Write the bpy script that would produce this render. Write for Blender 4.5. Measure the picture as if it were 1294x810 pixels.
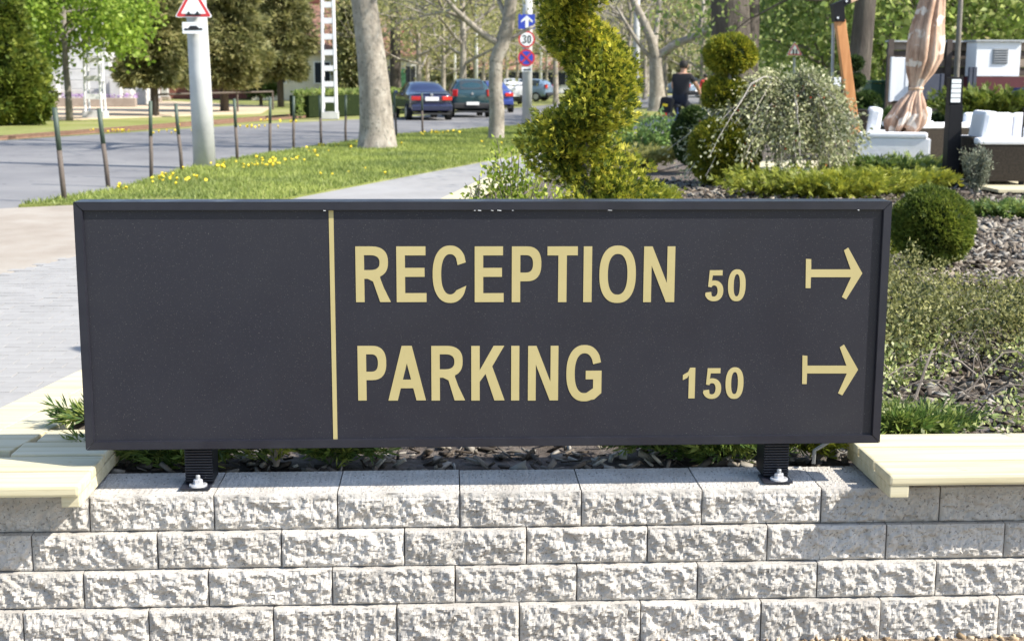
import bpy, bmesh, math, random
import numpy as np
from mathutils import Vector, Matrix
for o in list(bpy.data.objects): bpy.data.objects.remove(o)
S = bpy.context.scene
COL = S.collection
PI = math.pi
# ------------------------------------------------------------------ camera
FPX = 1737.0                                  # focal length in photo pixels (photo is 1294 x 810)
yaw, pit, rol, CH = math.radians(2.8), math.atan(308/FPX), 0.0036, 1.6
CP = np.array([0, 0, CH])
FW = np.array([math.sin(yaw)*math.cos(pit), math.cos(yaw)*math.cos(pit), -math.sin(pit)])
R0 = np.array([math.cos(yaw), -math.sin(yaw), 0]); U0 = np.cross(R0, FW)
RT = math.cos(rol)*R0+math.sin(rol)*U0; UP = math.cos(rol)*U0-math.sin(rol)*R0
cam = bpy.data.cameras.new('camera'); camo = bpy.data.objects.new('camera', cam); COL.objects.link(camo)
M = Matrix.Identity(4)
for i in range(3):
    M[i][0], M[i][1], M[i][2], M[i][3] = RT[i], UP[i], -FW[i], CP[i]
camo.matrix_world = M
cam.sensor_width = 36; cam.lens = 36*FPX/1294; cam.clip_end = 2000; cam.clip_start = .05
cam.dof.use_dof = True; cam.dof.focus_distance = 4.0; cam.dof.aperture_fstop = 7.5
S.camera = camo
# ------------------------------------------------------------------ sky, sun, exposure
SUN = Vector((1.0, -0.40, 1.0)).normalized()
W = bpy.data.worlds.new('World'); S.world = W; W.use_nodes = True
nt = W.node_tree; sky = nt.nodes.new('ShaderNodeTexSky'); sky.sky_type = 'NISHITA'; sky.sun_disc = False
sky.sun_elevation = math.asin(SUN.z); sky.sun_rotation = math.atan2(SUN.x, SUN.y)
nt.nodes['Background'].inputs[1].default_value = 0.15
nt.links.new(sky.outputs[0], nt.nodes['Background'].inputs[0])
sl = bpy.data.lights.new('sun', 'SUN'); sl.energy = 4.6; sl.angle = math.radians(.53); sl.color = (1, .95, .86)
so = bpy.data.objects.new('sun', sl); COL.objects.link(so)
so.rotation_euler = SUN.to_track_quat('Z', 'Y').to_euler(); so.location = (30, -12, 30)
S.view_settings.view_transform = 'Standard'; S.view_settings.look = 'None'
S.view_settings.exposure = 1.0; S.view_settings.gamma = 1; S.view_settings.use_curve_mapping = False

# ------------------------------------------------------------------ pixel -> place
def ray(u, v): return FW+(u-647)/FPX*RT-(v-405)/FPX*UP
def G(u, v, z=0.):
    d = ray(u, v); return CP+d*(z-CH)/d[2]
def AT(u, v, y):
    d = ray(u, v); return CP+d*y/d[1]
rng = np.random.default_rng(7); random.seed(7)
U = lambda a, b: float(rng.uniform(a, b))

# ------------------------------------------------------------------ materials
def ramp(n, stops):
    r = n.new('ShaderNodeValToRGB'); e = r.color_ramp.elements
    while len(e) < len(stops): e.new(.5)
    for el, (p, c) in zip(e, stops): el.position = p; el.color = (*c, 1)
    return r
def mat(name, cols, scale=5., rough=.7, bump=None, metal=0., detail=6., stretch=(1, 1, 1), spec=.5, lo=.3, hi=.7, fleck=None, coat=0., pertone=0., gloss=None):
    m = bpy.data.materials.new(name); m.use_nodes = True; n = m.node_tree.nodes; l = m.node_tree.links
    b = n['Principled BSDF']; b.inputs['Roughness'].default_value = rough; b.inputs['Metallic'].default_value = metal
    b.inputs['Specular IOR Level'].default_value = spec; b.inputs['Coat Weight'].default_value = coat
    tc = n.new('ShaderNodeTexCoord'); mp = n.new('ShaderNodeMapping'); mp.inputs['Scale'].default_value = stretch
    l.new(tc.outputs['Object'], mp.inputs[0])
    if isinstance(cols[0], float): cols = [cols, cols]
    nz = n.new('ShaderNodeTexNoise'); nz.inputs['Scale'].default_value = scale; nz.inputs['Detail'].default_value = detail
    nz.inputs['Roughness'].default_value = .65
    l.new(mp.outputs[0], nz.inputs[0])
    k = len(cols)-1
    r = ramp(n, [(lo+(hi-lo)*i/k, c) for i, c in enumerate(cols)]); l.new(nz.outputs[0], r.inputs[0])
    out = r.outputs[0]
    if fleck:                                     # (scale, threshold, colour): real specks of another colour
        f = n.new('ShaderNodeTexNoise'); f.inputs['Scale'].default_value = fleck[0]; f.inputs['Detail'].default_value = 2
        l.new(tc.outputs['Object'], f.inputs[0])
        fr = ramp(n, [(fleck[1], (0, 0, 0)), (fleck[1]+.04, (1, 1, 1))]); l.new(f.outputs[0], fr.inputs[0])
        mx = n.new('ShaderNodeMix'); mx.data_type = 'RGBA'; l.new(fr.outputs[0], mx.inputs[0]); l.new(out, mx.inputs[6])
        mx.inputs[7].default_value = (*fleck[2], 1); out = mx.outputs[2]
    if pertone:
        oi = n.new('ShaderNodeObjectInfo'); r3 = ramp(n, [(0, (1-pertone, 1-pertone*1.05, 1-pertone*1.15)), (1, (1+pertone*.6, 1+pertone*.55, 1+pertone*.45))]); l.new(oi.outputs['Random'], r3.inputs[0])
        m3 = n.new('ShaderNodeMix'); m3.data_type = 'RGBA'; m3.blend_type = 'MULTIPLY'; m3.inputs[0].default_value = 1.; l.new(out, m3.inputs[6]); l.new(r3.outputs[0], m3.inputs[7]); out = m3.outputs[2]
    if gloss:
        gz_ = n.new('ShaderNodeTexNoise'); gz_.inputs['Scale'].default_value = gloss[0]; gz_.inputs['Detail'].default_value = 5; gz_.inputs['Distortion'].default_value = 1.2; l.new(tc.outputs['Object'], gz_.inputs[0])
        r4 = ramp(n, [(.35, (gloss[1],)*3), (.65, (gloss[2],)*3)]); l.new(gz_.outputs[0], r4.inputs[0]); l.new(r4.outputs[0], b.inputs['Roughness'])
    l.new(out, b.inputs['Base Color'])
    if bump:
        bz = n.new('ShaderNodeTexNoise'); bz.inputs['Scale'].default_value = bump[0]; bz.inputs['Detail'].default_value = 8
        bz.inputs['Roughness'].default_value = .7
        l.new(mp.outputs[0], bz.inputs[0])
        bp = n.new('ShaderNodeBump'); bp.inputs['Strength'].default_value = bump[1]; bp.inputs['Distance'].default_value = bump[2]
        l.new(bz.outputs[0], bp.inputs['Height']); l.new(bp.outputs[0], b.inputs['Normal'])
    return m
def leafmat(name, stops, trans=.35, rough=.55, clump=2.5):
    m = bpy.data.materials.new(name); m.use_nodes = True; n = m.node_tree.nodes; l = m.node_tree.links
    b = n['Principled BSDF']; b.inputs['Roughness'].default_value = rough; b.inputs['Specular IOR Level'].default_value = .35
    g = n.new('ShaderNodeNewGeometry'); k = len(stops)-1
    r = ramp(n, [(i/k, c) for i, c in enumerate(stops)]); l.new(g.outputs['Random Per Island'], r.inputs[0])
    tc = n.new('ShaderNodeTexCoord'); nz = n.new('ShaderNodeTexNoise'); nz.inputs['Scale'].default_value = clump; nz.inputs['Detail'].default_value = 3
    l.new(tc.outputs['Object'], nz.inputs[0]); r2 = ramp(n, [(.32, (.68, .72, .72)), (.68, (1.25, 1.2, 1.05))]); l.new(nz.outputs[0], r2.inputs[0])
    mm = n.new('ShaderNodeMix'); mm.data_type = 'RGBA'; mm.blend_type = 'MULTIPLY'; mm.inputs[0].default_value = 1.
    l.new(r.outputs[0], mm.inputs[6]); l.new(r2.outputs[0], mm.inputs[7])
    l.new(mm.outputs[2], b.inputs['Base Color'])
    t = n.new('ShaderNodeBsdfTranslucent'); l.new(mm.outputs[2], t.inputs[0])
    mx = n.new('ShaderNodeMixShader'); mx.inputs[0].default_value = trans
    l.new(b.outputs[0], mx.inputs[1]); l.new(t.outputs[0], mx.inputs[2]); l.new(mx.outputs[0], n['Material Output'].inputs[0])
    return m
MT = {}
def A(k, *a, **kw): MT[k] = mat(k, *a, **kw)
A('block', [(.37, .345, .312), (.45, .425, .39), (.52, .495, .46)], 9, .95, (70, .8, .006), fleck=(120, .62, (.24, .225, .205)), spec=.2, pertone=.11)
A('grass', [(.17, .20, .05), (.24, .27, .075), (.32, .32, .13)], .9, .9, (30, .9, .05), spec=.1)
A('lawn_far', [(.18, .20, .06), (.24, .25, .085), (.32, .30, .15)], .35, .9, (20, .8, .04), spec=.1)
A('asphalt', [(.155, .152, .156), (.19, .187, .19), (.23, .225, .222)], .5, .9, (60, .4, .01), spec=.2, fleck=(3., .66, (.13, .13, .135)))
A('path', [(.25, .243, .235), (.29, .282, .273), (.325, .318, .31)], .8, .9, (80, .3, .004), spec=.2)
A('paver', [(.275, .268, .258), (.34, .33, .318)], 3, .9, (90, .4, .003), spec=.2, pertone=.05)
A('joint_sand', [(.24, .235, .22), (.3, .29, .27)], 20, .95)
A('sand', [(.27, .23, .19), (.32, .28, .235), (.36, .325, .28)], 1.5, .95, (40, .6, .01), spec=.1)
A('yard', [(.46, .36, .25), (.55, .44, .31)], .6, .95, spec=.1)
A('soil', [(.08, .064, .053), (.15, .126, .108), (.24, .21, .185)], 14, .95, (40, 1., .03), spec=.1)
A('gravel', [(.16, .12, .09), (.28, .22, .16), (.4, .33, .25)], 30, .95, (60, 1., .02), spec=.1)
A('panel', [(.014, .0143, .022), (.0195, .0197, .027), (.0255, .0255, .031)], 1.6, .42, (260, .12, .0006), fleck=(330, .665, (.09, .088, .085)), spec=.3, lo=.22, hi=.82, gloss=(2.3, .36, .55))
A('frame', [(.012, .0125, .020), (.019, .0195, .027)], 12, .38, spec=.4, gloss=(5, .33, .5))
A('black_metal', [(.006, .006, .008), (.010, .010, .012)], 8, .5, spec=.2)
A('gold', [(.40, .335, .15), (.445, .375, .18)], 6, .5, spec=.3)
A('zinc', [(.62, .62, .64), (.72, .72, .74)], 30, .35, metal=.6)
A('bark_grey', [(.13, .115, .10), (.2, .18, .155), (.27, .25, .22)], 3, .95, (8, 1., .06), stretch=(1, 1, .25), spec=.1)
A('bark_dark', [(.06, .05, .045), (.10, .085, .075), (.15, .13, .11)], 5, .95, (10, 1., .08), stretch=(1, 1, .2), spec=.1)
A('bark_plane', [(.19, .165, .135), (.30, .265, .22), (.42, .385, .33)], 4.5, .9, (22, .9, .03), fleck=(11., .60, (.20, .18, .15)), spec=.15, stretch=(1, 1, .6))
A('twig', [(.12, .10, .085), (.22, .19, .16)], 10, .9, spec=.1)
A('twig_pale', [(.34, .31, .27), (.46, .43, .38)], 10, .9, spec=.1)
A('pine', [(.36, .30, .175), (.50, .445, .29), (.57, .52, .365), (.60, .555, .41)], 9, .65, (60, .35, .002), stretch=(.12, 3.2, 3.2), spec=.2, fleck=(11, .73, (.44, .35, .19)), pertone=.06, lo=.25, hi=.75)
A('post_green', [(.04, .06, .045), (.065, .09, .065)], 10, .6)
A('post_brown', [(.08, .062, .05), (.12, .095, .078)], 10, .8)
A('concrete', [(.40, .40, .40), (.48, .48, .475), (.53, .53, .52)], 2, .85, (40, .3, .004), fleck=(2.5, .68, (.30, .295, .29)), spec=.2)
A('white_paint', [(.62, .62, .64), (.72, .72, .73)], 3, .6)
A('sign_white', (.78, .79, .80), 5, .4); A('sign_red', (.55, .03, .035), 5, .4); A('sign_blue', (.03, .06, .42), 5, .4)
A('sign_black', (.012, .012, .014), 5, .5); A('steel', [(.30, .31, .32), (.4, .41, .42)], 6, .5, metal=.3)
A('rust', [(.17, .09, .06), (.25, .15, .105)], 6, .8)
A('stone', [(.42, .41, .40), (.54, .53, .51)], 1.5, .85, (20, .4, .01))
A('stone_brown', [(.25, .2, .16), (.35, .29, .24)], 3, .9)
A('render_cream', [(.55, .50, .38), (.66, .61, .48)], 1, .9); A('render_white', [(.66, .65, .62), (.74, .73, .70)], 1, .9)
A('roof_tile', [(.22, .11, .075), (.30, .17, .12)], 4, .9, (12, .8, .05), stretch=(1, 3, 1))
A('window_glass', (.03, .035, .045), 5, .08); A('car_glass', (.035, .045, .05), 5, .05, spec=.8)
A('tyre', (.015, .015, .015), 5, .9); A('rim', (.45, .45, .46), 5, .35, metal=.6)
A('car_navy', (.013, .017, .055), 5, .25, coat=1.); A('car_green', (.014, .045, .055), 5, .25, coat=1.)
A('car_blue', (.025, .05, .24), 5, .25, coat=1.); A('car_white', (.62, .63, .65), 5, .3, coat=1.); A('car_sky', (.18, .26, .36), 5, .3, coat=1.)
A('tail_red', (.5, .012, .012), 5, .2, coat=.8); A('tail_white', (.7, .62, .58), 5, .2)
A('plastic_black', (.02, .02, .022), 5, .6); A('plate', (.75, .75, .74), 5, .5)
A('door_green', (.05, .16, .08), 5, .6); A('brick_red', [(.16, .05, .035), (.24, .09, .065)], 3, .9)
A('wood_orange', [(.40, .16, .055), (.52, .23, .085), (.60, .29, .12)], 4, .5, stretch=(8, 8, .6), spec=.4)
A('wood_pale', [(.55, .36, .22), (.65, .46, .30)], 4, .5, stretch=(.6, 8, 8))
A('slat', [(.13, .095, .07), (.20, .155, .12), (.28, .23, .185)], 3, .8, (20, .5, .01), stretch=(.3, 3, 4))
A('slat_dark', [(.05, .037, .03), (.085, .066, .055)], 3, .85, stretch=(.3, 3, 4))
A('wicker', [(.016, .013, .010), (.045, .036, .027)], 45, .7, (120, .8, .006), spec=.15); A('wicker_pale', [(.14, .13, .12), (.3, .29, .28)], 70, .6, (90, 1., .01))
A('cushion', [(.74, .745, .78), (.8, .805, .83)], 4, .9, (6, .25, .03), spec=.1)
A('canopy', [(.28, .17, .115), (.46, .315, .23), (.56, .43, .335)], 6, .85, (40, .4, .01), fleck=(5.5, .55, (.66, .58, .50)), stretch=(1, 1, .6), spec=.15)
A('ac_white', (.70, .71, .73), 5, .5); A('vent_grey', (.22, .23, .24), 5, .5); A('base_red', [(.07, .013, .017), (.10, .02, .024)], 3, .8)
A('slate', [(.045, .052, .078), (.07, .078, .105)], 3, .8); A('bin_green', (.02, .07, .035), 5, .6)
A('lamp_white', (.75, .77, .78), 5, .3); A('bluebox', (.03, .06, .22), 5, .5)
A('skin', (.42, .24, .17), 9, .6); A('hair', (.018, .014, .012), 30, .7); A('cloth_black', [(.006, .006, .011), (.010, .010, .015)], 8, .9)
A('cloth_navy', [(.009, .011, .024), (.014, .017, .03)], 8, .9); A('cloth_red', (.5, .03, .03), 9, .8); A('berry', (.42, .06, .025), 9, .4)
A('yellow', [(.72, .50, .01), (.82, .62, .03)], 9, .7); A('purple', (.32, .2, .4), 9, .8)
A('cable', [(.3, .3, .29), (.4, .4, .39)], 9, .6)
A('core_green', [(.012, .02, .008), (.025, .035, .014)], 12, .95, spec=.05)  # dark green for the light-blocking cores added inside foliage
A('bark_chip', [(.16, .125, .105), (.26, .225, .20), (.36, .32, .29)], 12, .9, spec=.1)
def LM(k, *a, **kw): MT[k] = leafmat(k, *a, **kw)
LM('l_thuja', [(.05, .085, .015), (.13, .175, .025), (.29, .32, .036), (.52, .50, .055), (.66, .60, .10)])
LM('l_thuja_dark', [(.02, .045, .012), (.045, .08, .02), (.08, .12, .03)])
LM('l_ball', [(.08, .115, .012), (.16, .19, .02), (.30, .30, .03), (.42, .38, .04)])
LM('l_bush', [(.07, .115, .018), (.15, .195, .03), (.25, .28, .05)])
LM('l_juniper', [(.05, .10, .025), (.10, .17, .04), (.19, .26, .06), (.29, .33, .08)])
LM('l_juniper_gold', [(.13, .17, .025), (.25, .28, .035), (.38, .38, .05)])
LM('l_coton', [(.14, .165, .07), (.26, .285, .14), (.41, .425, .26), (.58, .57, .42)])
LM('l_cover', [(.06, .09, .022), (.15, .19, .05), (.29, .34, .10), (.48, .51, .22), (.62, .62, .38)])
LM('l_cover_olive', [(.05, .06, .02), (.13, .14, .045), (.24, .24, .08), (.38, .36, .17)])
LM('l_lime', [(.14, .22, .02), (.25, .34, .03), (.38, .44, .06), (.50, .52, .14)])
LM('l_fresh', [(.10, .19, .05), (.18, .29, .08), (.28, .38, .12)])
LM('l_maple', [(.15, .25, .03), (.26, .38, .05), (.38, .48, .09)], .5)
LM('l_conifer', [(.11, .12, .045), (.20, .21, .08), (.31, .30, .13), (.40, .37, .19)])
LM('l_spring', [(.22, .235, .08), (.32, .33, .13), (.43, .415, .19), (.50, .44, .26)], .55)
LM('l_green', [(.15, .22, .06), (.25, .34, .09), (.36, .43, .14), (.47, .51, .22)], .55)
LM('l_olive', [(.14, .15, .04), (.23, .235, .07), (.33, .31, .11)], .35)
LM('l_wood', [(.24, .25, .13), (.33, .335, .19), (.42, .41, .28), (.50, .47, .36)], .45, clump=.06)  # lightened tones put distance haze into the leaf colour
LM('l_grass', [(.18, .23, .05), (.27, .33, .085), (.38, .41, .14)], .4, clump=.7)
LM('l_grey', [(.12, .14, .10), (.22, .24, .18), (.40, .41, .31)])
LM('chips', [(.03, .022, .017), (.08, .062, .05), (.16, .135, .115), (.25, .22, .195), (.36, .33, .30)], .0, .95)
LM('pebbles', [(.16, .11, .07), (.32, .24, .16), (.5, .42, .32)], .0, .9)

# ------------------------------------------------------------------ mesh helpers
BASE = {}
def link(o, parent, loc):
    COL.objects.link(o)
    if parent: o.parent = parent
    BASE[o.name] = np.array(loc, float)
    return o
class MB:
    def __init__(s): s.v = []; s.f = []; s.mi = []
    def add(s, V, Fs, mi=0):
        k = len(s.v); s.v += [tuple(map(float, p)) for p in V]; s.f += [tuple(i+k for i in q) for q in Fs]; s.mi += [mi]*len(Fs); return s
    def box(s, c, d, rz=0, taper=1., rx=0, ry=0, bev=0.):
        bm = bmesh.new(); bmesh.ops.create_cube(bm, size=1)
        for v in bm.verts:
            t = taper if v.co.z > 0 else 1
            v.co = Vector((v.co.x*d[0]*t, v.co.y*d[1]*t, v.co.z*d[2]))
        if bev: bmesh.ops.bevel(bm, geom=bm.edges[:], offset=bev, segments=2, affect='EDGES', profile=.6)
        R = Matrix.Translation(Vector(c)) @ Matrix.Rotation(rz, 4, 'Z') @ Matrix.Rotation(ry, 4, 'Y') @ Matrix.Rotation(rx, 4, 'X')
        bm.transform(R); bm.verts.index_update()
        s.add([v.co for v in bm.verts], [[v.index for v in f.verts] for f in bm.faces]); bm.free(); return s
    def tube(s, pts, rad, n=8, cap=True, flat=None):
        pts = [np.array(p, float) for p in pts]
        if not hasattr(rad, '__len__'): rad = [rad]*len(pts)
        V = []; prev = None
        for i, p in enumerate(pts):
            d = pts[min(i+1, len(pts)-1)]-pts[max(i-1, 0)]; d = d/(np.linalg.norm(d)+1e-9)
            if prev is None:
                h = np.array([1, 0, 0.]) if abs(d[0]) < .9 else np.array([0, 1., 0])
            else: h = prev
            x = h-d*(h@d); x /= np.linalg.norm(x)+1e-9; y = np.cross(d, x); prev = x
            for k in range(n):
                a = 2*PI*k/n; V.append(p+rad[i]*(math.cos(a)*x+math.sin(a)*y))
        Fs = [(i*n+k, i*n+(k+1) % n, (i+1)*n+(k+1) % n, (i+1)*n+k) for i in range(len(pts)-1) for k in range(n)]
        if cap: Fs += [tuple(range(n))[::-1], tuple(range((len(pts)-1)*n, len(pts)*n))]
        return s.add(V, Fs)
    def lathe(s, c, prof, n=16, fn=None):
        V = []
        for (r, z) in prof:
            for k in range(n):
                a = 2*PI*k/n; rr = fn(r, z, a) if fn else r
                V.append((c[0]+rr*math.cos(a), c[1]+rr*math.sin(a), c[2]+z))
        m = len(prof)
        Fs = [(i*n+k, i*n+(k+1) % n, (i+1)*n+(k+1) % n, (i+1)*n+k) for i in range(m-1) for k in range(n)]
        Fs += [tuple(range(n))[::-1], tuple(range((m-1)*n, m*n))]
        return s.add(V, Fs)
    def prism(s, poly, z0, z1):                     # plan polygon, counter-clockwise
        n = len(poly); V = [(p[0], p[1], z0) for p in poly]+[(p[0], p[1], z1) for p in poly]
        return s.add(V, [tuple(range(n))[::-1], tuple(range(n, 2*n))]+[(i, (i+1) % n, n+(i+1) % n, n+i) for i in range(n)])
    def plate(s, poly, y0, y1):                     # polygon in x,z extruded in y (front y0)
        n = len(poly); V = [(p[0], y0, p[1]) for p in poly]+[(p[0], y1, p[1]) for p in poly]
        return s.add(V, [tuple(range(n)), tuple(range(n, 2*n))[::-1]]+[((i+1) % n, i, n+i, n+(i+1) % n) for i in range(n)])
    def build(s, name, m, parent=None, smooth=False, mats=None):
        off = BASE[parent.name] if parent else (np.mean(s.v, axis=0)*[1, 1, 0]+[0, 0, min(v[2] for v in s.v)])
        me = bpy.data.meshes.new(name); me.from_pydata([tuple(np.array(v)-off) for v in s.v], [], s.f)
        for q in (mats or [m]): me.materials.append(MT[q])
        if mats: me.polygons.foreach_set('material_index', s.mi)
        if smooth: me.polygons.foreach_set('use_smooth', [True]*len(me.polygons))
        me.update(); o = bpy.data.objects.new(name, me)
        if not parent: o.location = off
        return link(o, parent, off)
def fast(name, V, quads, m, parent=None, off=None, tri=False):
    k = 3 if tri else 4; V = np.asarray(V, np.float32)
    if off is None: off = BASE[parent.name] if parent else np.zeros(3)
    me = bpy.data.meshes.new(name); n = len(V); f = len(quads)
    me.vertices.add(n); me.vertices.foreach_set('co', (V-off).astype(np.float32).ravel())
    me.loops.add(f*k); me.loops.foreach_set('vertex_index', np.asarray(quads, np.int32).ravel())
    me.polygons.add(f); me.polygons.foreach_set('loop_start', np.arange(0, f*k, k, dtype=np.int32)); me.polygons.foreach_set('loop_total', np.full(f, k, np.int32))
    me.materials.append(MT[m]); me.update(calc_edges=True)
    o = bpy.data.objects.new(name, me)
    if not parent: o.location = off
    return link(o, parent, off)
def tag(o, label, cat=None, group=None, kind=None):
    if label: o['label'] = label
    if cat: o['category'] = cat
    if group: o['group'] = group
    if kind: o['kind'] = kind
    return o
def thing(name, label, cat, loc=(0, 0, 0), group=None):
    o = bpy.data.objects.new(name, None); o.empty_display_size = .1; o.location = [float(q) for q in loc]; link(o, None, loc)
    return tag(o, label, cat, group)
def struct(o): o['kind'] = 'structure'; return o
def copy_tree(o, parent=None):
    c = o.copy(); COL.objects.link(c); c.parent = parent; BASE[c.name] = BASE[o.name]
    for ch in list(o.children): copy_tree(ch, c)
    return c
# --- foliage as many small real leaves
def unit(a): return a/(np.linalg.norm(a, axis=-1, keepdims=True)+1e-9)
def rdir(n): return unit(rng.normal(size=(n, 3)))
def leaves(P, D, L, Wd, curl=.15):
    P = np.asarray(P, float); n = len(P); D = unit(np.asarray(D, float)); L = L*rng.uniform(.6, 1.25, (n, 1)); w = Wd*rng.uniform(.7, 1.2, (n, 1))
    Sd = unit(np.cross(D, rdir(n))); N = np.cross(D, Sd)
    V = np.stack([P, P+D*L*.45+Sd*w*.5+N*L*curl, P+D*L, P+D*L*.45-Sd*w*.5+N*L*curl], 1).reshape(-1, 3)
    return V, np.arange(4*n).reshape(-1, 4)
def sprays(P, D, L, Wd, nb=6, fan=.9):
    P = np.asarray(P, float); n = len(P); D = unit(np.asarray(D, float)); Sd = unit(np.cross(D, rdir(n)))
    Vs = [P]; Qs = []
    for b in range(nb):
        a = (b/(nb-1)-.5)*2*fan+rng.normal(0, .12, (n, 1)); d = unit(D*np.cos(a)+Sd*np.sin(a)+rng.normal(0, .12, (n, 3)))
        Ls = L*rng.uniform(.6, 1.1, (n, 1))*(1-.3*abs(b/(nb-1)-.5)*2)
        wv = unit(np.cross(d, np.cross(D, Sd)+rng.normal(0, .3, (n, 3))))*Wd*.5
        k = n*(1+3*b); i = np.arange(n)
        Vs += [P+d*Ls*.6+wv, P+d*Ls, P+d*Ls*.6-wv]; Qs.append(np.stack([i, k+i, k+n+i, k+2*n+i], 1))
    return np.concatenate(Vs), np.concatenate(Qs)
def join(parts):
    Vs, Qs, k = [], [], 0
    for V, Q in parts: Vs.append(V); Qs.append(Q+k); k += len(V)
    return np.concatenate(Vs), np.concatenate(Qs)
def inpoly(P, poly):
    x, y = P[:, 0], P[:, 1]; r = np.zeros(len(P), bool); j = len(poly)-1
    for i in range(len(poly)):
        xi, yi = poly[i][:2]; xj, yj = poly[j][:2]
        c = ((yi > y) != (yj > y)) & (x < (xj-xi)*(y-yi)/(yj-yi+1e-12)+xi); r ^= c; j = i
    return r
def scatter(poly, n):
    q = np.array([p[:2] for p in poly]); lo, hi = q.min(0), q.max(0); out = []
    while sum(map(len, out)) < n:
        c = rng.uniform(lo, hi, (n*2, 2)); out.append(c[inpoly(c, q)])
    return np.concatenate(out)[:n]
def vnoise(x, y, seed=0):
    xi, yi = np.floor(x).astype(int), np.floor(y).astype(int); fx, fy = x-xi, y-yi; fx = fx*fx*(3-2*fx); fy = fy*fy*(3-2*fy)
    def h(a, b):
        t = (a*374761393+b*668265263+seed*362437) & 0xffffffff; t = ((t ^ (t >> 13))*1274126177) & 0xffffffff
        return ((t ^ (t >> 16)) & 0xffff)/65535.
    return (h(xi, yi)*(1-fx)+h(xi+1, yi)*fx)*(1-fy)+(h(xi, yi+1)*(1-fx)+h(xi+1, yi+1)*fx)*fy
def gnoise(x, y, seed=0):                                  # gradient noise
    xi, yi = np.floor(x).astype(int), np.floor(y).astype(int); fx, fy = x-xi, y-yi; u = fx**3*(fx*(fx*6-15)+10); v = fy**3*(fy*(fy*6-15)+10)
    def g(a, b, dx, dy):
        t = (a*374761393+b*668265263+seed*362437) & 0xffffffff; t = ((t ^ (t >> 13))*1274126177) & 0xffffffff
        w = ((t ^ (t >> 16)) & 0xffff)/65535.*2*PI; return np.cos(w)*dx+np.sin(w)*dy
    return .5+.8*((g(xi, yi, fx, fy)*(1-u)+g(xi+1, yi, fx-1, fy)*u)*(1-v)+(g(xi, yi+1, fx, fy-1)*(1-u)+g(xi+1, yi+1, fx-1, fy-1)*u)*v)
def gfbm(x, y, o=4, seed=0):
    r = 0; a = .5
    for i in range(o): r = r+a*gnoise(x, y, seed+i*17); a *= .55; x, y = 1.62*x-1.2*y+3.7, 1.2*x+1.62*y+1.3
    return r
def fbm(x, y, o=4, seed=0):
    r = 0; a = .5
    for i in range(o): r = r+a*vnoise(x, y, seed+i*17); a *= .55; x, y = 1.62*x-1.2*y+3.7, 1.2*x+1.62*y+1.3
    return r

# ================================================================== SETTING
BZ = .42                                              # height of the planting bed
def flat(name, poly, z, m, th=.3):
    return struct(MB().prism([(float(p[0]), float(p[1])) for p in poly], z-th, z).build(name, m))
near = [(-9, -12), (-7.2, 2), (-6.1, 11), (-5.36, 16.83), (-4.64, 19.4), (-4.37, 25.5), (-1.34, 37.8), (2.52, 45.2), (5, 51), (9.3, 69), (14, 84), (30, 90), (70, 98)]
far = [(75, 140), (22, 128), (11, 100), (6, 80), (1, 63), (-2.5, 53.4), (-6.2, 47), (-10.95, 34.7), (-17, 20), (-22, 0), (-24, -12)]
pl = [(-4.6, -12), (-4.4, 4), (-3.58, 11.13), (-3.3, 12.36), (-1.93, 18.45), (1.5, 28.35), (4.0, 39), (6.6, 47.7), (13.0, 70)]
prr = [(15.5, 70), (9.2, 47.7), (7.0, 39), (5.2, 29), (3.0, 25.3), (.6, 15.8), (-1.42, 4.8), (-1.62, 3.85), (-1.62, 3.2), (-1.62, -12)]
flat('ground', [(-260, -60), (260, -60), (260, 420), (-260, 420)], -.03, 'lawn_far')
flat('road', near+far, 0., 'asphalt')
verge = [(-3.58, 13.6), (-1.93, 18.45), (1.5, 28.35), (4.0, 39), (5.2, 43), (5.0, 51), (2.52, 45.2), (-1.34, 37.8), (-4.37, 25.5), (-4.64, 19.4), (-5.25, 17.2), (-4.4, 17.3), (-3.4, 18.3)]
flat('grass_verge', verge, .03, 'grass', .2)
flat('path', pl+prr, .008, 'path')
flat('sand_strip', [(-7.2, 2), (-4.42, 4), (-3.6, 11.13), (-3.32, 12.36), (-2.6, 15.5), (-3.35, 18.2), (-4.4, 17.4), (-5.36, 16.83), (-6.1, 11)], .012, 'sand')
flat('forecourt', [(-1.62, -6), (16, -6), (16, 3.9), (-1.62, 3.9)], -.014, 'gravel')
yard = [G(60, 152)[:2], G(330, 143)[:2], G(345, 134.5)[:2], G(215, 128)[:2], G(40, 131)[:2], G(-120, 136)[:2]]
flat('sand_yard', yard, .004, 'yard', .1)

bed = [(-1.40, 4.03), (12, 4.03), (12, 26), (4.2, 26), (1.0, 15.9), (.45, 15.1), (-1.22, 5.2)]
# undulating bark bed
bm = bmesh.new(); g = []
nx, ny = 120, 150
xs = np.linspace(-2.2, 12.3, nx); ys = 4.03+np.linspace(0, 1, ny)**1.6*22
gx, gy = np.meshgrid(xs, ys); le = -1.20+(gy-5.2)*.1665; gx = np.maximum(gx, np.where(gy < 15.3, le, le+.4))
gz = BZ-.02+.05*fbm(gx*1.7, gy*1.7, 3)+.02*fbm(gx*12, gy*12, 3, 5)-.03
MBed = MB().add(np.stack([gx, gy, gz], -1).reshape(-1, 3), [(j*nx+i, j*nx+i+1, (j+1)*nx+i+1, (j+1)*nx+i) for j in range(ny-1) for i in range(nx-1)])
struct(MBed.build('planting_bed', 'soil', smooth=True))
def bedz(x, y): return BZ-.02+.05*fbm(np.asarray(x)*1.7, np.asarray(y)*1.7, 3)-.02
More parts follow.
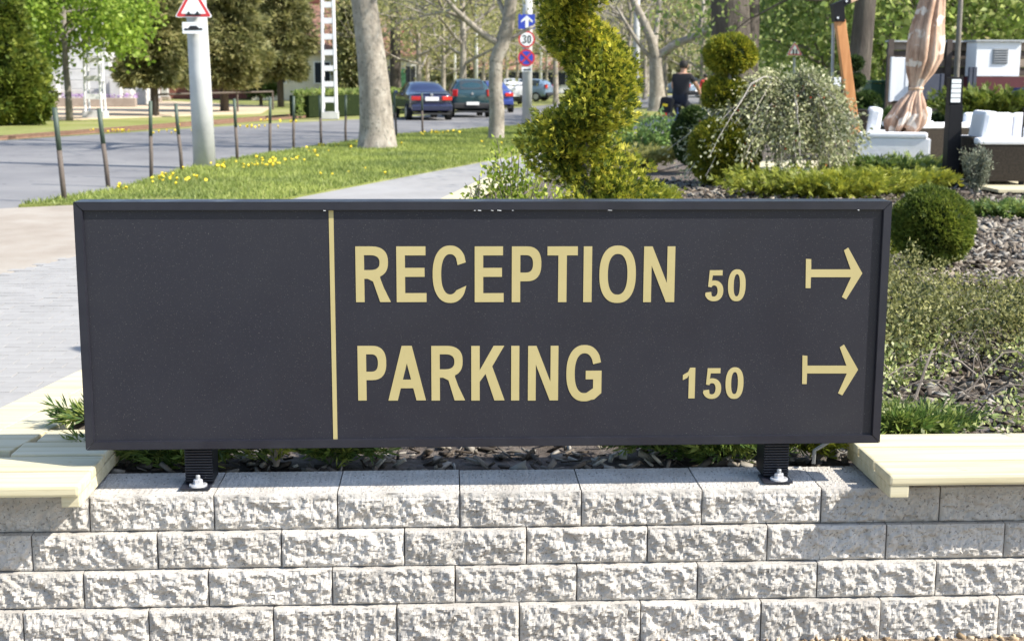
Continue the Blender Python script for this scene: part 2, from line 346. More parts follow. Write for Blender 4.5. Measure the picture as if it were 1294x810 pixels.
# bark chips lying on the bed: nobody could count them
cu = np.array([[x, y, z] for z in (-.5, .5) for y in (-.5, .5) for x in (-.5, .5)])
cf = np.array([[0, 2, 3, 1], [4, 5, 7, 6], [0, 1, 5, 4], [2, 6, 7, 3], [1, 3, 7, 5], [0, 4, 6, 2]])
def chunks(P, size, flatness, lift, tilt=.35):
    n = len(P); s = size*rng.uniform(.35, 1.8, (n, 1))*np.concatenate([np.ones((n, 1)), rng.uniform(.14, .5, (n, 1)), flatness*rng.uniform(.5, 1.4, (n, 1))], 1)
    a = rng.uniform(0, 2*PI, n); ex = np.stack([np.cos(a), np.sin(a), rng.normal(0, tilt, n)], 1); ex = unit(ex)
    ez = unit(np.stack([rng.normal(0, tilt, n), rng.normal(0, tilt, n), np.ones(n)], 1)); ey = unit(np.cross(ez, ex)); ez = np.cross(ex, ey)
    c = cu[None]*(1+rng.normal(0, .12, (n, 8, 3)))
    V = P[:, None]+c[..., :1]*(s[:, 0:1]*ex)[:, None]+c[..., 1:2]*(s[:, 1:2]*ey)[:, None]+c[..., 2:3]*(s[:, 2:3]*ez)[:, None]
    V[..., 2] += lift
    return V.reshape(-1, 3), (cf[None]+8*np.arange(n)[:, None, None]).reshape(-1, 4)
Pc = np.concatenate([scatter([(-1.1, 4.08), (4.2, 4.08), (6.3, 12), (3.2, 12), (-.2, 9)], 24000), scatter([(1.3, 7.5), (5.4, 8), (6.6, 14), (4.6, 16), (2, 16), (1, 11)], 6000)])
V, Q = chunks(np.column_stack([Pc, bedz(Pc[:, 0], Pc[:, 1])]), .026+.0032*Pc[:, 1:2], .13, .010, .45)
tag(fast('bark_mulch', V, Q, 'chips'), 'grey brown bark chips covering the planting bed', 'mulch', kind='stuff')
Pc = np.column_stack([scatter([(-1.55, 3.45), (4, 3.45), (4, 3.74), (-1.55, 3.74)], 2600), np.full(2600, -.016)])
V, Q = chunks(Pc, .015, .7, .004)
tag(fast('gravel_chips', V, Q, 'pebbles'), 'small tan gravel along the foot of the block wall', 'gravel', kind='stuff')
# pavers of the footpath, the nearest ones singly
pv = MB().box((0, 0, 0), (.196, .1145, .02), bev=.003).build('paver', 'paver'); pm = pv.data; bpy.data.objects.remove(pv)
pth = bpy.data.objects['path']; po = BASE['path']; ed = np.array(pl+prr)
cell = []
for j in range(-20, 72):
    for i in range(40):
        x = -4.6+i*.2+(j % 2)*.1; y = 4.0+j*.118
        if inpoly(np.array([[x, y]]), ed)[0] and inpoly(np.array([[x+.1, y]]), ed)[0] and x < -1.35+max(0, y-4.5)*.20-(.4 if y < 4.6 else 0):
            p = np.array([x, y, .008])
            cell.append((not (y > 4.4 and x > -.85-.275*y), y, x))
cell.sort(); rest = []
for k, (_, y, x) in enumerate(cell):
    if k < 300:
        o = bpy.data.objects.new('paver', pm); COL.objects.link(o); o.parent = pth
        o.location = (x-po[0], y-po[1], .0035-po[2]+U(-.0015, .0015)); o.rotation_euler = (U(-.012, .012), U(-.008, .008), U(-.01, .01))
    else: rest.append((x, y, .0035))
if rest:
    V = []; Fq = []
    pb = MB()
    for r_ in rest: pb.box((r_[0], r_[1], r_[2]+U(-.002, .002)), (.194, .112, .02), rx=U(-.012, .012), ry=U(-.008, .008))
    q_ = pb.build('paving', 'paver', pth); q_['kind'] = 'stuff'
# grass blades and dandelions on the verge
Pg = scatter(verge, 90000); Pg = Pg[rng.uniform(0, 1, len(Pg)) < np.clip((20/np.maximum(Pg[:, 1], 1))**1.2+.25, 0, 1)]
n = len(Pg); b0 = np.column_stack([Pg, np.full(n, .025)]); hd = np.column_stack([rng.normal(0, .03, (n, 2)), rng.uniform(.03, .085, n)])
sd = rdir(n)*[1, 1, 0]*.014
V = np.stack([b0-sd, b0+sd, b0+hd], 1).reshape(-1, 3)
tag(fast('verge_grass', V, np.arange(3*n).reshape(-1, 3), 'l_grass', tri=True), 'mown green grass blades on the roadside verge', 'grass', kind='stuff')
dp = []
for (u, v, du, dv, c) in [(215, 230, 45, 7, 46), (330, 211, 40, 6, 60), (150, 243, 14, 4, 8), (270, 215, 30, 8, 26), (400, 190, 45, 8, 34), (480, 182, 40, 9, 20), (540, 171, 40, 2.5, 34), (620, 182, 30, 10, 8), (430, 225, 60, 10, 10), (360, 205, 40, 4, 24)]:
    for k in range(int(c*.5)):
        p = G(u+rng.normal(0, du*.5), v+rng.normal(0, dv*.5))
        if inpoly(np.array([p[:2]]), np.array(verge))[0]: dp.append(p)
for (u, v, du, dv, c) in [(190, 168, 60, 2, 40), (300, 162, 50, 2, 40), (350, 155, 30, 1.5, 24), (800, 146, 40, 3.5, 60), (790, 152, 40, 1.2, 30)]:
    for k in range(int(c*.4)): dp.append(G(u+rng.normal(0, du*.6), v+rng.normal(0, dv*.5)))
dp = np.array(dp); n = len(dp); hx = np.array([[math.cos(a), math.sin(a), 0] for a in np.arange(6)*PI/3]); rr = (.014+.0004*dp[:, 1:2])*rng.uniform(.7, 1.3, (n, 1))
dp[:, 2] = rng.uniform(.06, .11, n)
tilt = unit(np.column_stack([rng.normal(0, .3, n)+.2, rng.normal(0, .3, n)-.5, np.ones(n)]))
tx = unit(np.cross(tilt, [0, 1., 0])); ty = np.cross(tilt, tx)
V = np.concatenate([(dp[:, None]+rr[:, None]*(hx[None, :, :1]*tx[:, None]+hx[None, :, 1:2]*ty[:, None])), (dp+tilt*rr*.5)[:, None], (dp*[1, 1, 0])[:, None]], 1)
Fd = np.array([[i, (i+1) % 6, 6] for i in range(6)]+[[0, 3, 7]])
tag(fast('dandelions', V.reshape(-1, 3), (Fd[None]+8*np.arange(n)[:, None, None]).reshape(-1, 3), 'yellow', tri=True), 'yellow dandelion heads dotted over the roadside grass', 'flowers', kind='stuff')

# ================================================================== RETAINING WALL
BL, BH = .3515, .106
wall = thing('retaining_wall', 'low retaining wall of rough split-face grey concrete blocks carrying the sign', 'wall', (0.2, 3.85, 0))
seams = [(0.0, 582), (1, 512), (2, 576), (3, 657)]     # a joint of each course in the photo
def block_mesh(name, L, H, dep, seed, top):
    nx, nz = max(14, int(L/.0048)), 22
    X, Z = np.meshgrid(np.linspace(0, L, nx), np.linspace(0, H, nz))
    s = seed*7.31
    t1, t2, t3 = .5+seed, 1.1+seed*2, 2.2+seed*3; rot = lambda t, k: (k*(X*math.cos(t)+Z*math.sin(t))+s, k*(Z*math.cos(t)-X*math.sin(t))+s*1.7)
    wx, wz = fbm(X*30+s, Z*30-s, 2, seed+31)*.012, fbm(X*30-s, Z*30+s, 2, seed+37)*.012; X0, Z0 = X, Z; X, Z = X+wx, Z+wz
    big = gfbm(*rot(t1, 19), 3, seed); fine = gfbm(*rot(t2, 70), 3, seed+5); rid = np.abs(gfbm(*rot(t3, 30), 3, seed+9)-.45); X, Z = X0, Z0
    e = np.minimum(np.minimum(X, L-X)/.012, np.minimum(Z*1.4, (H-Z)*(1.0 if top else 1.3))/.013); e = np.clip(e, 0, 1)**.7
    D = e*(.004+.036*(big-.40)+.0150*(fine-.45)-.017*rid)
    D = np.clip(D, -.008*e, .020)
    ed_ = .003*fbm(X*30+s, Z*30, 2, seed+3)*(1-e)
    if top: D = np.where(H-Z < .016, D*.55, D)
    V = np.stack([X, -D+ed_, Z], -1).reshape(-1, 3); k = len(V)
    Fs = [(j*nx+i, j*nx+i+1, (j+1)*nx+i+1, (j+1)*nx+i) for j in range(nz-1) for i in range(nx-1)]
    mb = MB(); mb.add(V, Fs)
    t0 = [(nz-1)*nx+i for i in range(nx)]; b0 = list(range(nx))
    if top:                                            # grooved top: fine ribs along the block
        rows = [t0]; base = len(mb.v)
        prof = [(.004, .0)]+[(.02+.0175*q+(.006 if w else 0), -.0032 if w else 0.) for q in range(13) for w in (0, 1)]
        for (yy, dz) in prof:
            st = len(mb.v)
            mb.v += [(L*i/(nx-1), yy+.0015*math.sin(i*1.7+seed), H+dz*(.4+1.2*random.random())) for i in range(nx)]; rows.append(list(range(st, st+nx)))
        for a, b in zip(rows, rows[1:]): mb.f += [(a[i], a[i+1], b[i+1], b[i]) for i in range(nx-1)]; mb.mi += [0]*(nx-1)
        tb = rows[-1]
    else:
        st = len(mb.v); mb.v += [(L*i/(nx-1), dep, H) for i in range(nx)]; tb = list(range(st, st+nx))
        mb.f += [(t0[i], t0[i+1], tb[i+1], tb[i]) for i in range(nx-1)]; mb.mi += [0]*(nx-1)
    st = len(mb.v); mb.v += [(0, dep, 0), (L, dep, 0)]
    left = [j*nx for j in range(nz)]; right = [j*nx+nx-1 for j in range(nz)]
    mb.f += [tuple([st]+[tb[0]]+left[::-1]), tuple(right+[tb[-1], st+1]), tuple(b0+[st+1, st])[::-1], (st, st+1, tb[-1], tb[0])]; mb.mi += [0]*4
    me = bpy.data.meshes.new(name); me.from_pydata(mb.v, [], mb.f); me.materials.append(MT['block'])
    me.polygons.foreach_set('use_smooth', [False]*len(me.polygons)); me.update(); return me
faceY = [3.812, 3.789, 3.765, 3.742]
sd = 1
XL = -1.70
for c in range(4):
    z0 = (3-c)*BH; x0 = AT(seams[c][1], [645, 690, 740, 790][c], faceY[c])[0]
    k0 = -int((x0-XL)/BL)-1
    for k in range(k0, 12):
        a = x0+k*BL; b = a+BL
        if b > 4.1 or b <= XL+.03: continue
        a = max(a, XL); L = b-a-.0035
        if L < .05: continue
        me = block_mesh('block', L, BH-.003+(.03 if c == 3 else 0), .25, sd, c == 0); sd += 1
        o = bpy.data.objects.new('block', me); COL.objects.link(o); o.parent = wall
        o.location = (a-.2, faceY[c]+U(-.003, .003)-3.85, z0+U(0, .0012)-(.03 if c == 3 else 0)); o.rotation_euler = (0, 0, U(-.004, .004))
# the wall turns the corner and runs back along the footpath
ea = np.array([-1.60, 4.06]); eb = np.array([.50, 15.62]); ed = (eb-ea)/np.linalg.norm(eb-ea); en = np.array([ed[1], -ed[0]]); ang = math.atan2(ed[1], ed[0])
blk = [MB().box((BL/2, .11, BH/2), (BL-.004, .22, BH-.003), bev=.004).build('block', 'block')]; bmesh_shared = blk[0].data; bpy.data.objects.remove(blk[0])
for c in range(4):
    for k in range(33):
        p = ea+ed*(k*BL+(c % 2)*BL/2)+en*.06
        o = bpy.data.objects.new('block', bmesh_shared); COL.objects.link(o); o.parent = wall
        o.location = (p[0]-.2, p[1]-3.85, (3-c)*BH); o.rotation_euler = (0, 0, ang); o.location = (p[0]-.2+en[0]*0, p[1]-3.85, (3-c)*BH)
        o.rotation_euler = (0, 0, ang); o.scale = (1, -1, 1)

# ================================================================== TIMBER BENCHES
BT = .497
def plank(parent, a, b, wid, z, th=.032, up=True, name='plank', bev=.004):
    a = np.array(a, float); b = np.array(b, float); d = b-a; L = np.linalg.norm(d); an = math.atan2(d[1], d[0])
    return MB().box(((a[0]+b[0])/2, (a[1]+b[1])/2, z-th/2), (L, wid, th), rz=an, bev=bev).build(name, 'pine', parent)
# right bench
rl = G(1128, 603, BT)
bx0 = rl[0]; by0 = rl[1]
rb = thing('timber_bench', 'pale pine slatted bench top over the wall right of the sign', 'bench', (bx0+1, 3.9, .425))
for i in range(3):
    y = by0+.0925+i*.157
    plank(rb, (bx0, y), (bx0+2.6, y), .143, BT+U(-.0015, .0015), bev=.008)
for x in (bx0+.03, bx0+.9, bx0+1.8):
    MB().box((x, by0+.235, .447), (.055, .42, .036), bev=.003).build('batten', 'pine', rb)
# left bench: front planks and the long planks along the footpath
lr = G(98, 615, BT); lx1 = lr[0]; ly0 = lr[1]
lb = thing('timber_bench', 'pale pine bench top at the wall corner left of the sign', 'bench', (-1.4, 3.85, .425))
zz = BT
def edgex(y): return ea[0]+(y-ea[1])*ed[0]/ed[1]
for i in range(4):
    y = ly0+.08+i*.160
    inner = edgex(y)+.315 if i > 1 else -1.72
    plank(lb, (inner, y), (lx1-.003*i, y), .147, zz+U(-.0015, .0015), bev=.008)
for x in (lx1-.03, -1.5): MB().box((x, ly0+.30, .447), (.05, .54, .036), bev=.003).build('batten', 'pine', lb)
sb = thing('path_edge_bench', 'long pine plank seat capping the bed edge along the footpath', 'bench', (edgex(9), 9, .425))
for i in range(2):
    s0 = ea+ed*(.0 if i == 0 else .03)+en*(.076+.150*i); s1 = eb+en*(.076+.15*i)
    seg = [s0+(s1-s0)*t for t in np.linspace(0, 1, 5)]
    for p, q in zip(seg, seg[1:]):
        if i == 0 or p is not seg[0]:
            plank(sb, p+(q-p)*.0005, q-(q-p)*.0005, .146, BT-.0005)
        else: plank(sb, p, q-(q-p)*.0005, .143, BT-.0005)
for t in np.linspace(.06, .98, 9):
    p = ea+(eb-ea)*t+en*.15
    MB().box((p[0], p[1], .446), (.05, .28, .034), rz=ang+PI/2+PI/2, bev=.003).build('batten', 'pine', sb)
# further plank edge beyond the spiral
p0, p1 = G(752, 176, BT), G(800, 173, BT)
fb = thing('plank_edging', 'short pine plank edge at the far end of the bed', 'edging', (p0[0], p0[1], 0.0))
plank(fb, p0[:2], p1[:2], .4, BT, .05); MB().box(((p0[0]+p1[0])/2, p0[1]+.2, .22), (1.2, .25, .44)).build('support', 'block', fb)

# ================================================================== THE SIGN
from mathutils.geometry import tessellate_polygon
SY = 3.84
c_tl, c_br = AT(92, 255.5, SY), AT(1113, 558, SY)
x0, x1, zt, zb = c_tl[0], (AT(1127, 254, SY)[0]+c_br[0])/2, c_tl[2], c_br[2]-.004
sg = thing('direction_sign', 'long dark grey sign board with gold RECEPTION and PARKING lettering and arrows', 'sign', ((x0+x1)/2, 3.9, .425))
fw = .024; PY = SY+.011
def fbar(poly, yb, name):
    V = [(p[0], SY, p[1]) for p in poly]+[(p[0], yb, p[1]) for p in poly]
    bm = bmesh.new(); vs = [bm.verts.new(v) for v in V]
    bm.faces.new(vs[:4]); bm.faces.new(vs[4:][::-1])
    for i in range(4): bm.faces.new((vs[(i+1) % 4], vs[i], vs[4+i], vs[4+(i+1) % 4]))
    bmesh.ops.recalc_face_normals(bm, faces=bm.faces[:]); bmesh.ops.bevel(bm, geom=bm.edges[:], offset=.0016, segments=2, affect='EDGES')
    bm.verts.index_update(); mb = MB(); mb.add([v.co for v in bm.verts], [[v.index for v in f.verts] for f in bm.faces]); bm.free()
    return mb.build(name, 'frame', sg)
gx = .0008
fbar([(x0, zb), (x0+fw, zb+fw), (x0+fw, zt-fw), (x0, zt)], 3.93, 'frame_side')
fbar([(x1, zt), (x1-fw, zt-fw), (x1-fw, zb+fw), (x1, zb)], 3.93, 'frame_side')
fbar([(x0+gx, zt), (x0+fw+gx, zt-fw), (x1-fw-gx, zt-fw), (x1-gx, zt)], 3.93, 'frame_top')
fbar([(x1-gx, zb), (x1-fw-gx, zb+fw), (x0+fw+gx, zb+fw), (x0+gx, zb)], 3.93, 'frame_bottom')
MB().box(((x0+x1)/2, PY+.006, (zt+zb)/2), (x1-x0-2*fw+.004, .012, zt-zb-2*fw+.004)).build('panel', 'panel', sg)
MB().box(((x0+x1)/2, 3.925, (zt+zb)/2), (x1-x0-.03, .008, zt-zb-.03)).build('back_panel', 'black_metal', sg)
def ptx(u, v): q = AT(u, v, PY); return q[0], q[2]
def glyph(outl, name, parent, yf=None):
    th = .0012; yf = (PY-th) if yf is None else yf
    polys = [[Vector((p[0], p[1], 0)) for p in o] for o in outl]
    tri = tessellate_polygon(polys); fl = [p for o in outl for p in o]; n = len(fl)
    V = [(p[0], yf, p[1]) for p in fl]+[(p[0], yf+th*.8, p[1]) for p in fl]; Fs = [tuple(t) for t in tri]
    k = 0
    for o in outl:
        m = len(o); Fs += [(k+i, k+(i+1) % m, n+k+(i+1) % m, n+k+i) for i in range(m)]; k += m
    bm = bmesh.new(); vs = [bm.verts.new(v) for v in V]
    for f in Fs:
        try: bm.faces.new([vs[i] for i in f])
        except ValueError: pass
    bmesh.ops.recalc_face_normals(bm, faces=bm.faces[:]); bm.verts.index_update(); mb = MB()
    mb.add([v.co for v in bm.verts], [[v.index for v in f.verts] for f in bm.faces]); bm.free()
    return mb.build(name, 'gold', parent)
def arc(cx, cy, rx, ry, a0, a1, n=18, p=2.25):
    out = []
    for t in np.linspace(a0, a1, n):
        c, s_ = math.cos(math.radians(t)), math.sin(math.radians(t))
        out.append((cx+rx*math.copysign(abs(c)**(2/p), c), cy+ry*math.copysign(abs(s_)**(2/p), s_)))
    return out
def shape(ch, w, s, t):                        # height 1
    if ch == 'I': return [[(0, 0), (w, 0), (w, 1), (0, 1)]]
    if ch == 'E':
        m = .535
        return [[(0, 0), (w, 0), (w, t), (s, t), (s, m-t*.5), (w*.94, m-t*.5), (w*.94, m+t*.5), (s, m+t*.5), (s, 1-t), (w*.975, 1-t), (w*.975, 1), (0, 1)]]
    if ch == 'T': return [[(w/2-s/2, 0), (w/2+s/2, 0), (w/2+s/2, 1-t), (w, 1-t), (w, 1), (0, 1), (0, 1-t), (w/2-s/2, 1-t)]]
    if ch == 'N': return [[(0, 0), (s*.93, 0), (s*.93, .66), (w-s, 0), (w, 0), (w, 1), (w-s*.93, 1), (w-s*.93, .345), (s, 1), (0, 1)]]
    if ch == 'A':
        h = s*.60; c = w/2; cb, ct = .225, .225+t
        k = (c-h)                                # outer left edge runs (0,0)-(c-h,1)
        inn = lambda z: k*z+s*1.12               # inner left edge
        zi = (c-s*1.12)/k
        return [[(0, 0), (s*1.12, 0), (inn(cb), cb), (w-inn(cb), cb), (w-s*1.12, 0), (w, 0), (c+h, 1), (c-h, 1)],
                [(inn(ct), ct), (w-inn(ct), ct), (c, min(zi, .80))]]
    if ch == 'K': return [[(0, 0), (s, 0), (s, .345), (s+.105, .49), (w-s*1.22, 0), (w, 0), (s+.225, .625), (w*.985, 1), (w-s*1.32, 1), (s, .555), (s, 1), (0, 1)]]
    if ch in 'PR':
        b = .375 if ch == 'P' else .42; ry = (1-b)/2; rx = w*.50; cx = w*.985-rx if ch == 'P' else w*.93-rx
        if ch == 'P': out = [(0, 0), (s, 0), (s, b)]+arc(cx, b+ry, rx, ry, -90, 90, 20, 2.5)+[(0, 1)]
        else: out = [(0, 0), (s, 0), (s, b), (s+.06, b), (s+.155, b-.05), (w-s*1.25, 0), (w, 0), (w*.80, b*.62), (w*.70, b+.012)]+arc(cx, b+ry+.008, rx, ry-.008, -62, 90, 18, 2.5)+[(0, 1)]
        hole = [(s, b+t*.97)]+arc(cx-.01, b+ry, rx-s*.98+.01, ry-t*.97, -90, 90, 16, 2.5)+[(s, 1-t*.97)]
        return [out, hole]
    if ch in 'O0':
        p = 2.35
        return [arc(w/2, .5, w/2, .515, 0, 354, 56, p), arc(w/2, .5, w/2-s, .515-t*.93, 0, 354, 56, p)]
    if ch == 'C':
        o = arc(w*.52, .5, w*.52, .515, 38, 322, 40, 2.3); i = arc(w*.52, .5, w*.52-s, .515-t*.95, 326, 34, 36, 2.3)
        return [o[:1]+o[1:]+[(w, .295), (w-s*.98, .345)][:1]+i[2:-2]+[(w-s*1.02, .665), (w*.985, .715)]]
    if ch == 'G':
        o = arc(w*.51, .5, w*.51, .515, 36, 290, 38, 2.3); i = arc(w*.51, .5, w*.51-s, .515-t*.95, 308, 32, 34, 2.3)
        return [[(w*.98, .70)]+o+[(w*.80, .02), (w, .135), (w, .545), (w*.55, .545), (w*.55, .545-t), (w-s, .545-t), (w-s, .225)]+i[3:-1]+[(w-s*1.02, .665)]]
    if ch == '1': return [[(w-s*1.12, 0), (w, 0), (w, 1), (w-s*.95, 1), (w*.42, .865), (0, .765), (0, .60), (w*.35, .67), (w-s*1.12, .755)]]
    if ch == '5':
        o = arc(w*.47, .32, w*.53, .335, 143, -158, 30, 2.2); i = arc(w*.47, .315, w*.53-s, .335-t*.9, -150, 128, 24, 2.2)
        return [[(w*.13, .455), (w*.20, .985), (w*.93, .985), (w*.93, .985-t), (w*.38, .985-t), (w*.335, .625)]+arc(w*.47, .32, w*.53, .335, 105, -160, 28, 2.2)+[(0, .265), (s*.98, .285)]+i[2:]+[(s*1.0, .435)]]
def word(chars, v0, v1, st, bar):
    for ch, u0, u1 in chars:
        xa, ztop = ptx(u0, v0); xb, _ = ptx(u1, v0); _, zbt = ptx((u0+u1)/2, v1); _, ztop = ptx((u0+u1)/2, v0)
        H = ztop-zbt; w = (xb-xa)/H; s = st/440./H; t = bar/440./H
        glyph([[(xa+p[0]*H, zbt+p[1]*H) for p in o] for o in shape(ch, w, s, t)], 'letter' if ch.isalpha() else 'digit', sg)
z5 = lambda q: 420+q/2.5304
word([(c, z5(a), z5(b)) for c, a, b in [('R', 73, 185), ('E', 204, 300), ('C', 320, 428), ('E', 455, 548), ('P', 574, 670), ('T', 688, 785), ('I', 804, 831), ('O', 855, 972), ('N', 997, 1097)]], 311.5, 381.7, 10.6, 11.2)
word([(c, z5(a), z5(b)) for c, a, b in [('P', 80, 173), ('A', 177, 298), ('R', 316, 424), ('K', 444, 551), ('I', 572, 598), ('N', 626, 723), ('G', 749, 862)]], 437, 505.8, 10.6, 11.)
z6 = lambda q: 840+q/2.248
word([('5', z6(118), z6(168)), ('0', z6(181), z6(231))], 341, 380, 7.2, 6.6)
word([('1', z6(52), z6(87)), ('5', z6(112), z6(162)), ('0', z6(174), z6(225))], 464.6, 503.2, 7.2, 6.6)
def arrow(pts): glyph([[ptx(z6(a), 240+b/2.248) for a, b in pts]], 'arrow', sg)
arrow([(401, 196), (416, 197), (416, 226), (528, 226), (509, 172), (521, 164), (561, 237), (515, 311), (503, 304), (529, 248), (415, 248), (414, 279), (400, 279)])
arrow([(391, 470), (405, 471), (405, 499), (516, 499), (497, 447), (509, 439), (549, 510), (504, 583), (492, 577), (517, 521), (404, 521), (403, 551), (390, 551)])
a_, b_, c_, d_ = ptx(415.3, 266), ptx(421.3, 266), ptx(426.6, 555), ptx(421.2, 555)
glyph([[a_, b_, c_, d_]], 'divider_line', sg)
for u, w in [(600, 2.), (606, 4.), (622, 3.), (631, 5.), (648, 2.), (771, 5.), (410, 3.), (1085, 2.)]:
    q = AT(u, 266.5, SY); MB().box((q[0], SY+.0045, zt-fw-.0006), (w/440, .008, .0010+.0008*U(0, 1)), ry=U(-.2, .2)).build('worn_paint', 'sign_white', sg)
for (ul, ur, sd_) in ((234, 269, 1), (965, 996, -1)):
    la, lb_ = AT(ul, 602, 3.902)[0], AT(ur, 602, 3.902)[0]
    leg = MB().box(((la+lb_)/2, 3.955, (.431+zb)/2), (lb_-la, .09, zb-.431-.0006)).build('leg', 'black_metal', sg)
    rb_ = MB(); nr = 14
    for k in range(nr):
        z = .434+(zb-.436)*(k+.5)/nr; rb_.box(((la+lb_)/2, 3.906, z), (lb_-la, .010, (zb-.436)/nr*.62), bev=.0015)
    rb_.build('ribbed_face', 'frame', leg)
    cx = (la+lb_)/2-.004
    MB().box((cx, 3.893, .4285), (.085, .084, .006), bev=.001).build('base_plate', 'frame', sg)
    bt = MB(); bt.lathe((cx+.006, 3.874, .4318), [(.026, 0), (.026, .004), (.024, .006), (.012, .0065)], 20).build('washer', 'zinc', sg)
    bt = MB(); bt.lathe((cx+.006, 3.874, .4385), [(.0135, 0), (.0135, .011), (.011, .013)], 6).build('nut', 'zinc', sg)
    bt = MB(); bt.lathe((cx+.006, 3.874, .4517), [(.0065, 0), (.0065, .010), (.005, .012)], 10).build('stud', 'steel', sg)
ca, cb_ = G(1028, 586, .43), AT(1037, 561, 4.06)
tag(MB().tube([ca, (ca[0]+.004, ca[1]+.01, .47), (cb_[0], 4.04, cb_[2]), (cb_[0]+.03, 3.98, cb_[2]+.05)], .006, 8).build('cable', 'cable', smooth=True), 'thin grey cable rising behind the sign beside its leg', 'cable')

# ================================================================== PLANTS OF THE BED
def ellipsoid_pts(n, c, r, shell=.12):
    d = rdir(n); k = 1-shell*rng.uniform(0, 1, (n, 1))**1.5
    return np.array(c)+d*np.array(r)*k, unit(d/np.array(r))
def ball_lump(P, D, amp, f=6): return P+D*(amp*(vnoise(P[:, 0]*f+P[:, 2]*f*.7+50, P[:, 1]*f-P[:, 2]*f*.6+50)[:, None]-.5))
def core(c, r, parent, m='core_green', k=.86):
    mb = MB(); prof = [(max(.001, r[0]*k*math.sin(t)), -r[2]*k*math.cos(t)) for t in np.linspace(0.02, PI-.02, 12)]  # solid dark body added inside foliage to block light
    mb.lathe(c, prof, 20); return mb.build('shade_core', m, parent, smooth=True)
# spiral thuja
tb = AT(738, 392, 7.0); tb = np.array([tb[0], 7.0, BZ])
th = thing('spiral_conifer', 'golden green conifer clipped into a spiral behind the sign', 'topiary', tb)
mb = MB(); mb.tube([tb+[0, 0, -.05], tb+[.01, 0, .4], tb+[-.005, 0, .9], tb+[0, 0, 1.7], tb+[0, 0, 2.4]], [.034, .028, .024, .018, .008], 10); mb.build('trunk', 'bark_grey', th, smooth=True)
Ps, Ds = [], []
N = 30000
# helix: side (right = +1) at known heights, pitch .64 m
zz = rng.uniform(.10, 2.25, N); 
ph = 2*PI*(zz-.56)/.63                       # azimuth 0 = towards +x (right)
k = np.clip((1.35-zz)/.85, 0, 1)
rc = .095+.055*k; tr = .120+.088*k
dd = rdir(N); sh = 1-.5*rng.uniform(0, 1, N)**1.8
cen = np.stack([tb[0]+rc*np.cos(ph), tb[1]+rc*np.sin(ph), tb[2]+zz], 1)
P = cen+dd*(tr*sh)[:, None]*[1, 1, .80]
P = ball_lump(P, dd, .18, 9)
D = unit(dd*[1, 1, .6]+np.array([0, 0, .55])+rng.normal(0, .3, (N, 3)))
m_ = sh > .72
V, Q = sprays(P, D, .036, .0062, 7, .8)
fast('foliage', V, Q, 'l_thuja', th)
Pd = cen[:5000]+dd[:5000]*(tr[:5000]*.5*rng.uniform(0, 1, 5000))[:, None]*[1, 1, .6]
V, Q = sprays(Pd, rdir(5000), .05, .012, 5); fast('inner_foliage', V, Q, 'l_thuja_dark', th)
br = MB()
for k_ in range(70):
    z = U(.15, 2.2); a = 2*PI*(z-.56)/.63+U(-.5, .5); r_ = (.055+.115*min(1, (2.35-z)/2.3))+.05
    br.tube([tb+[0, 0, z-.08], tb+[r_*math.cos(a)*.6, r_*math.sin(a)*.6, z-.02], tb+[r_*math.cos(a), r_*math.sin(a), z+.03]], [.006, .004, .002], 5)
br.build('twigs', 'twig', th)

def pompon(name, label, base, balls, m, n, L, wd, group=None, trunk=.03, cat='topiary'):
    t = thing(name, label, cat, base, group)
    b = np.array(base); top = balls[0][0]
    MB().tube([b+[0, 0, -.05], (b+np.array(top))/2, np.array(top)], [trunk, trunk*.85, trunk*.5], 8).build('trunk', 'bark_grey', t, smooth=True)
    for c, r in balls:
        P, Dn = ellipsoid_pts(int(n*(r[0]*r[2])/.09), c, r, .14); P = ball_lump(P, Dn, .05, 12)
        V, Q = sprays(P-Dn*L*.6, unit(Dn+rng.normal(0, .35, (len(P), 3))+[0, 0, .2]), L, wd, 4, .7)
        f_ = fast('foliage_ball', V, Q, m, t)
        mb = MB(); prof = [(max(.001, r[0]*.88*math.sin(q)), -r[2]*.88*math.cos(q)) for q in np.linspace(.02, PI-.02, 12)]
        mb.lathe(c, prof, 20).build('shade_core', 'core_green', f_, smooth=True)  # dark ellipsoid added inside the ball to block light, not real twigs
    return t
def px_ball(u, v, du, dv, y, dz=None):
    c = AT(u, v, y); k = y/1737./math.cos(.1); return (tuple(c), (du*k, du*k, dv*k))
yb = 15.2
c4 = G(905, 243, BZ)
pompon('pompon_conifer', 'golden clipped conifer of stacked balls behind the weeping shrub', G(918, 238, BZ), [px_ball(923, 69, 34, 27, yb), px_ball(917, 119, 32, 25, yb+.05), px_ball(915, 192, 48, 47, yb-.1)], 'l_ball', 5200, .075, .014)
pompon('clipped_conifer', 'dark green clipped dome conifer left of the stacked balls', G(872, 205, BZ), [px_ball(876, 172, 27, 38, 17.0)], 'l_thuja_dark', 5200, .08, .016)
pompon('pompon_conifer', 'small dark conifer of stacked balls beside the wooden umbrella mast', G(1085, 150, BZ), [px_ball(1081, 80, 12, 10.5, 22), px_ball(1082, 103, 13, 11, 22), px_ball(1095, 131, 20, 17, 21.8)], 'l_thuja_dark', 2600, .09, .02)
c_ = G(1180, 338, BZ); 
pompon('round_conifer', 'dense round green conifer ball on the bark near the sign end', c_+[0, .25, 0], [px_ball(1178, 287, 53, 52, 8.55)], 'l_bush', 13000, .042, .008)
pompon('round_conifer', 'green conifer ball half hidden behind the sign edge', AT(1100, 345, 9.2)*[1, 1, 0]+[0, 0, BZ], [px_ball(1103, 300, 36, 46, 9.2)], 'l_bush', 9000, .045, .009)

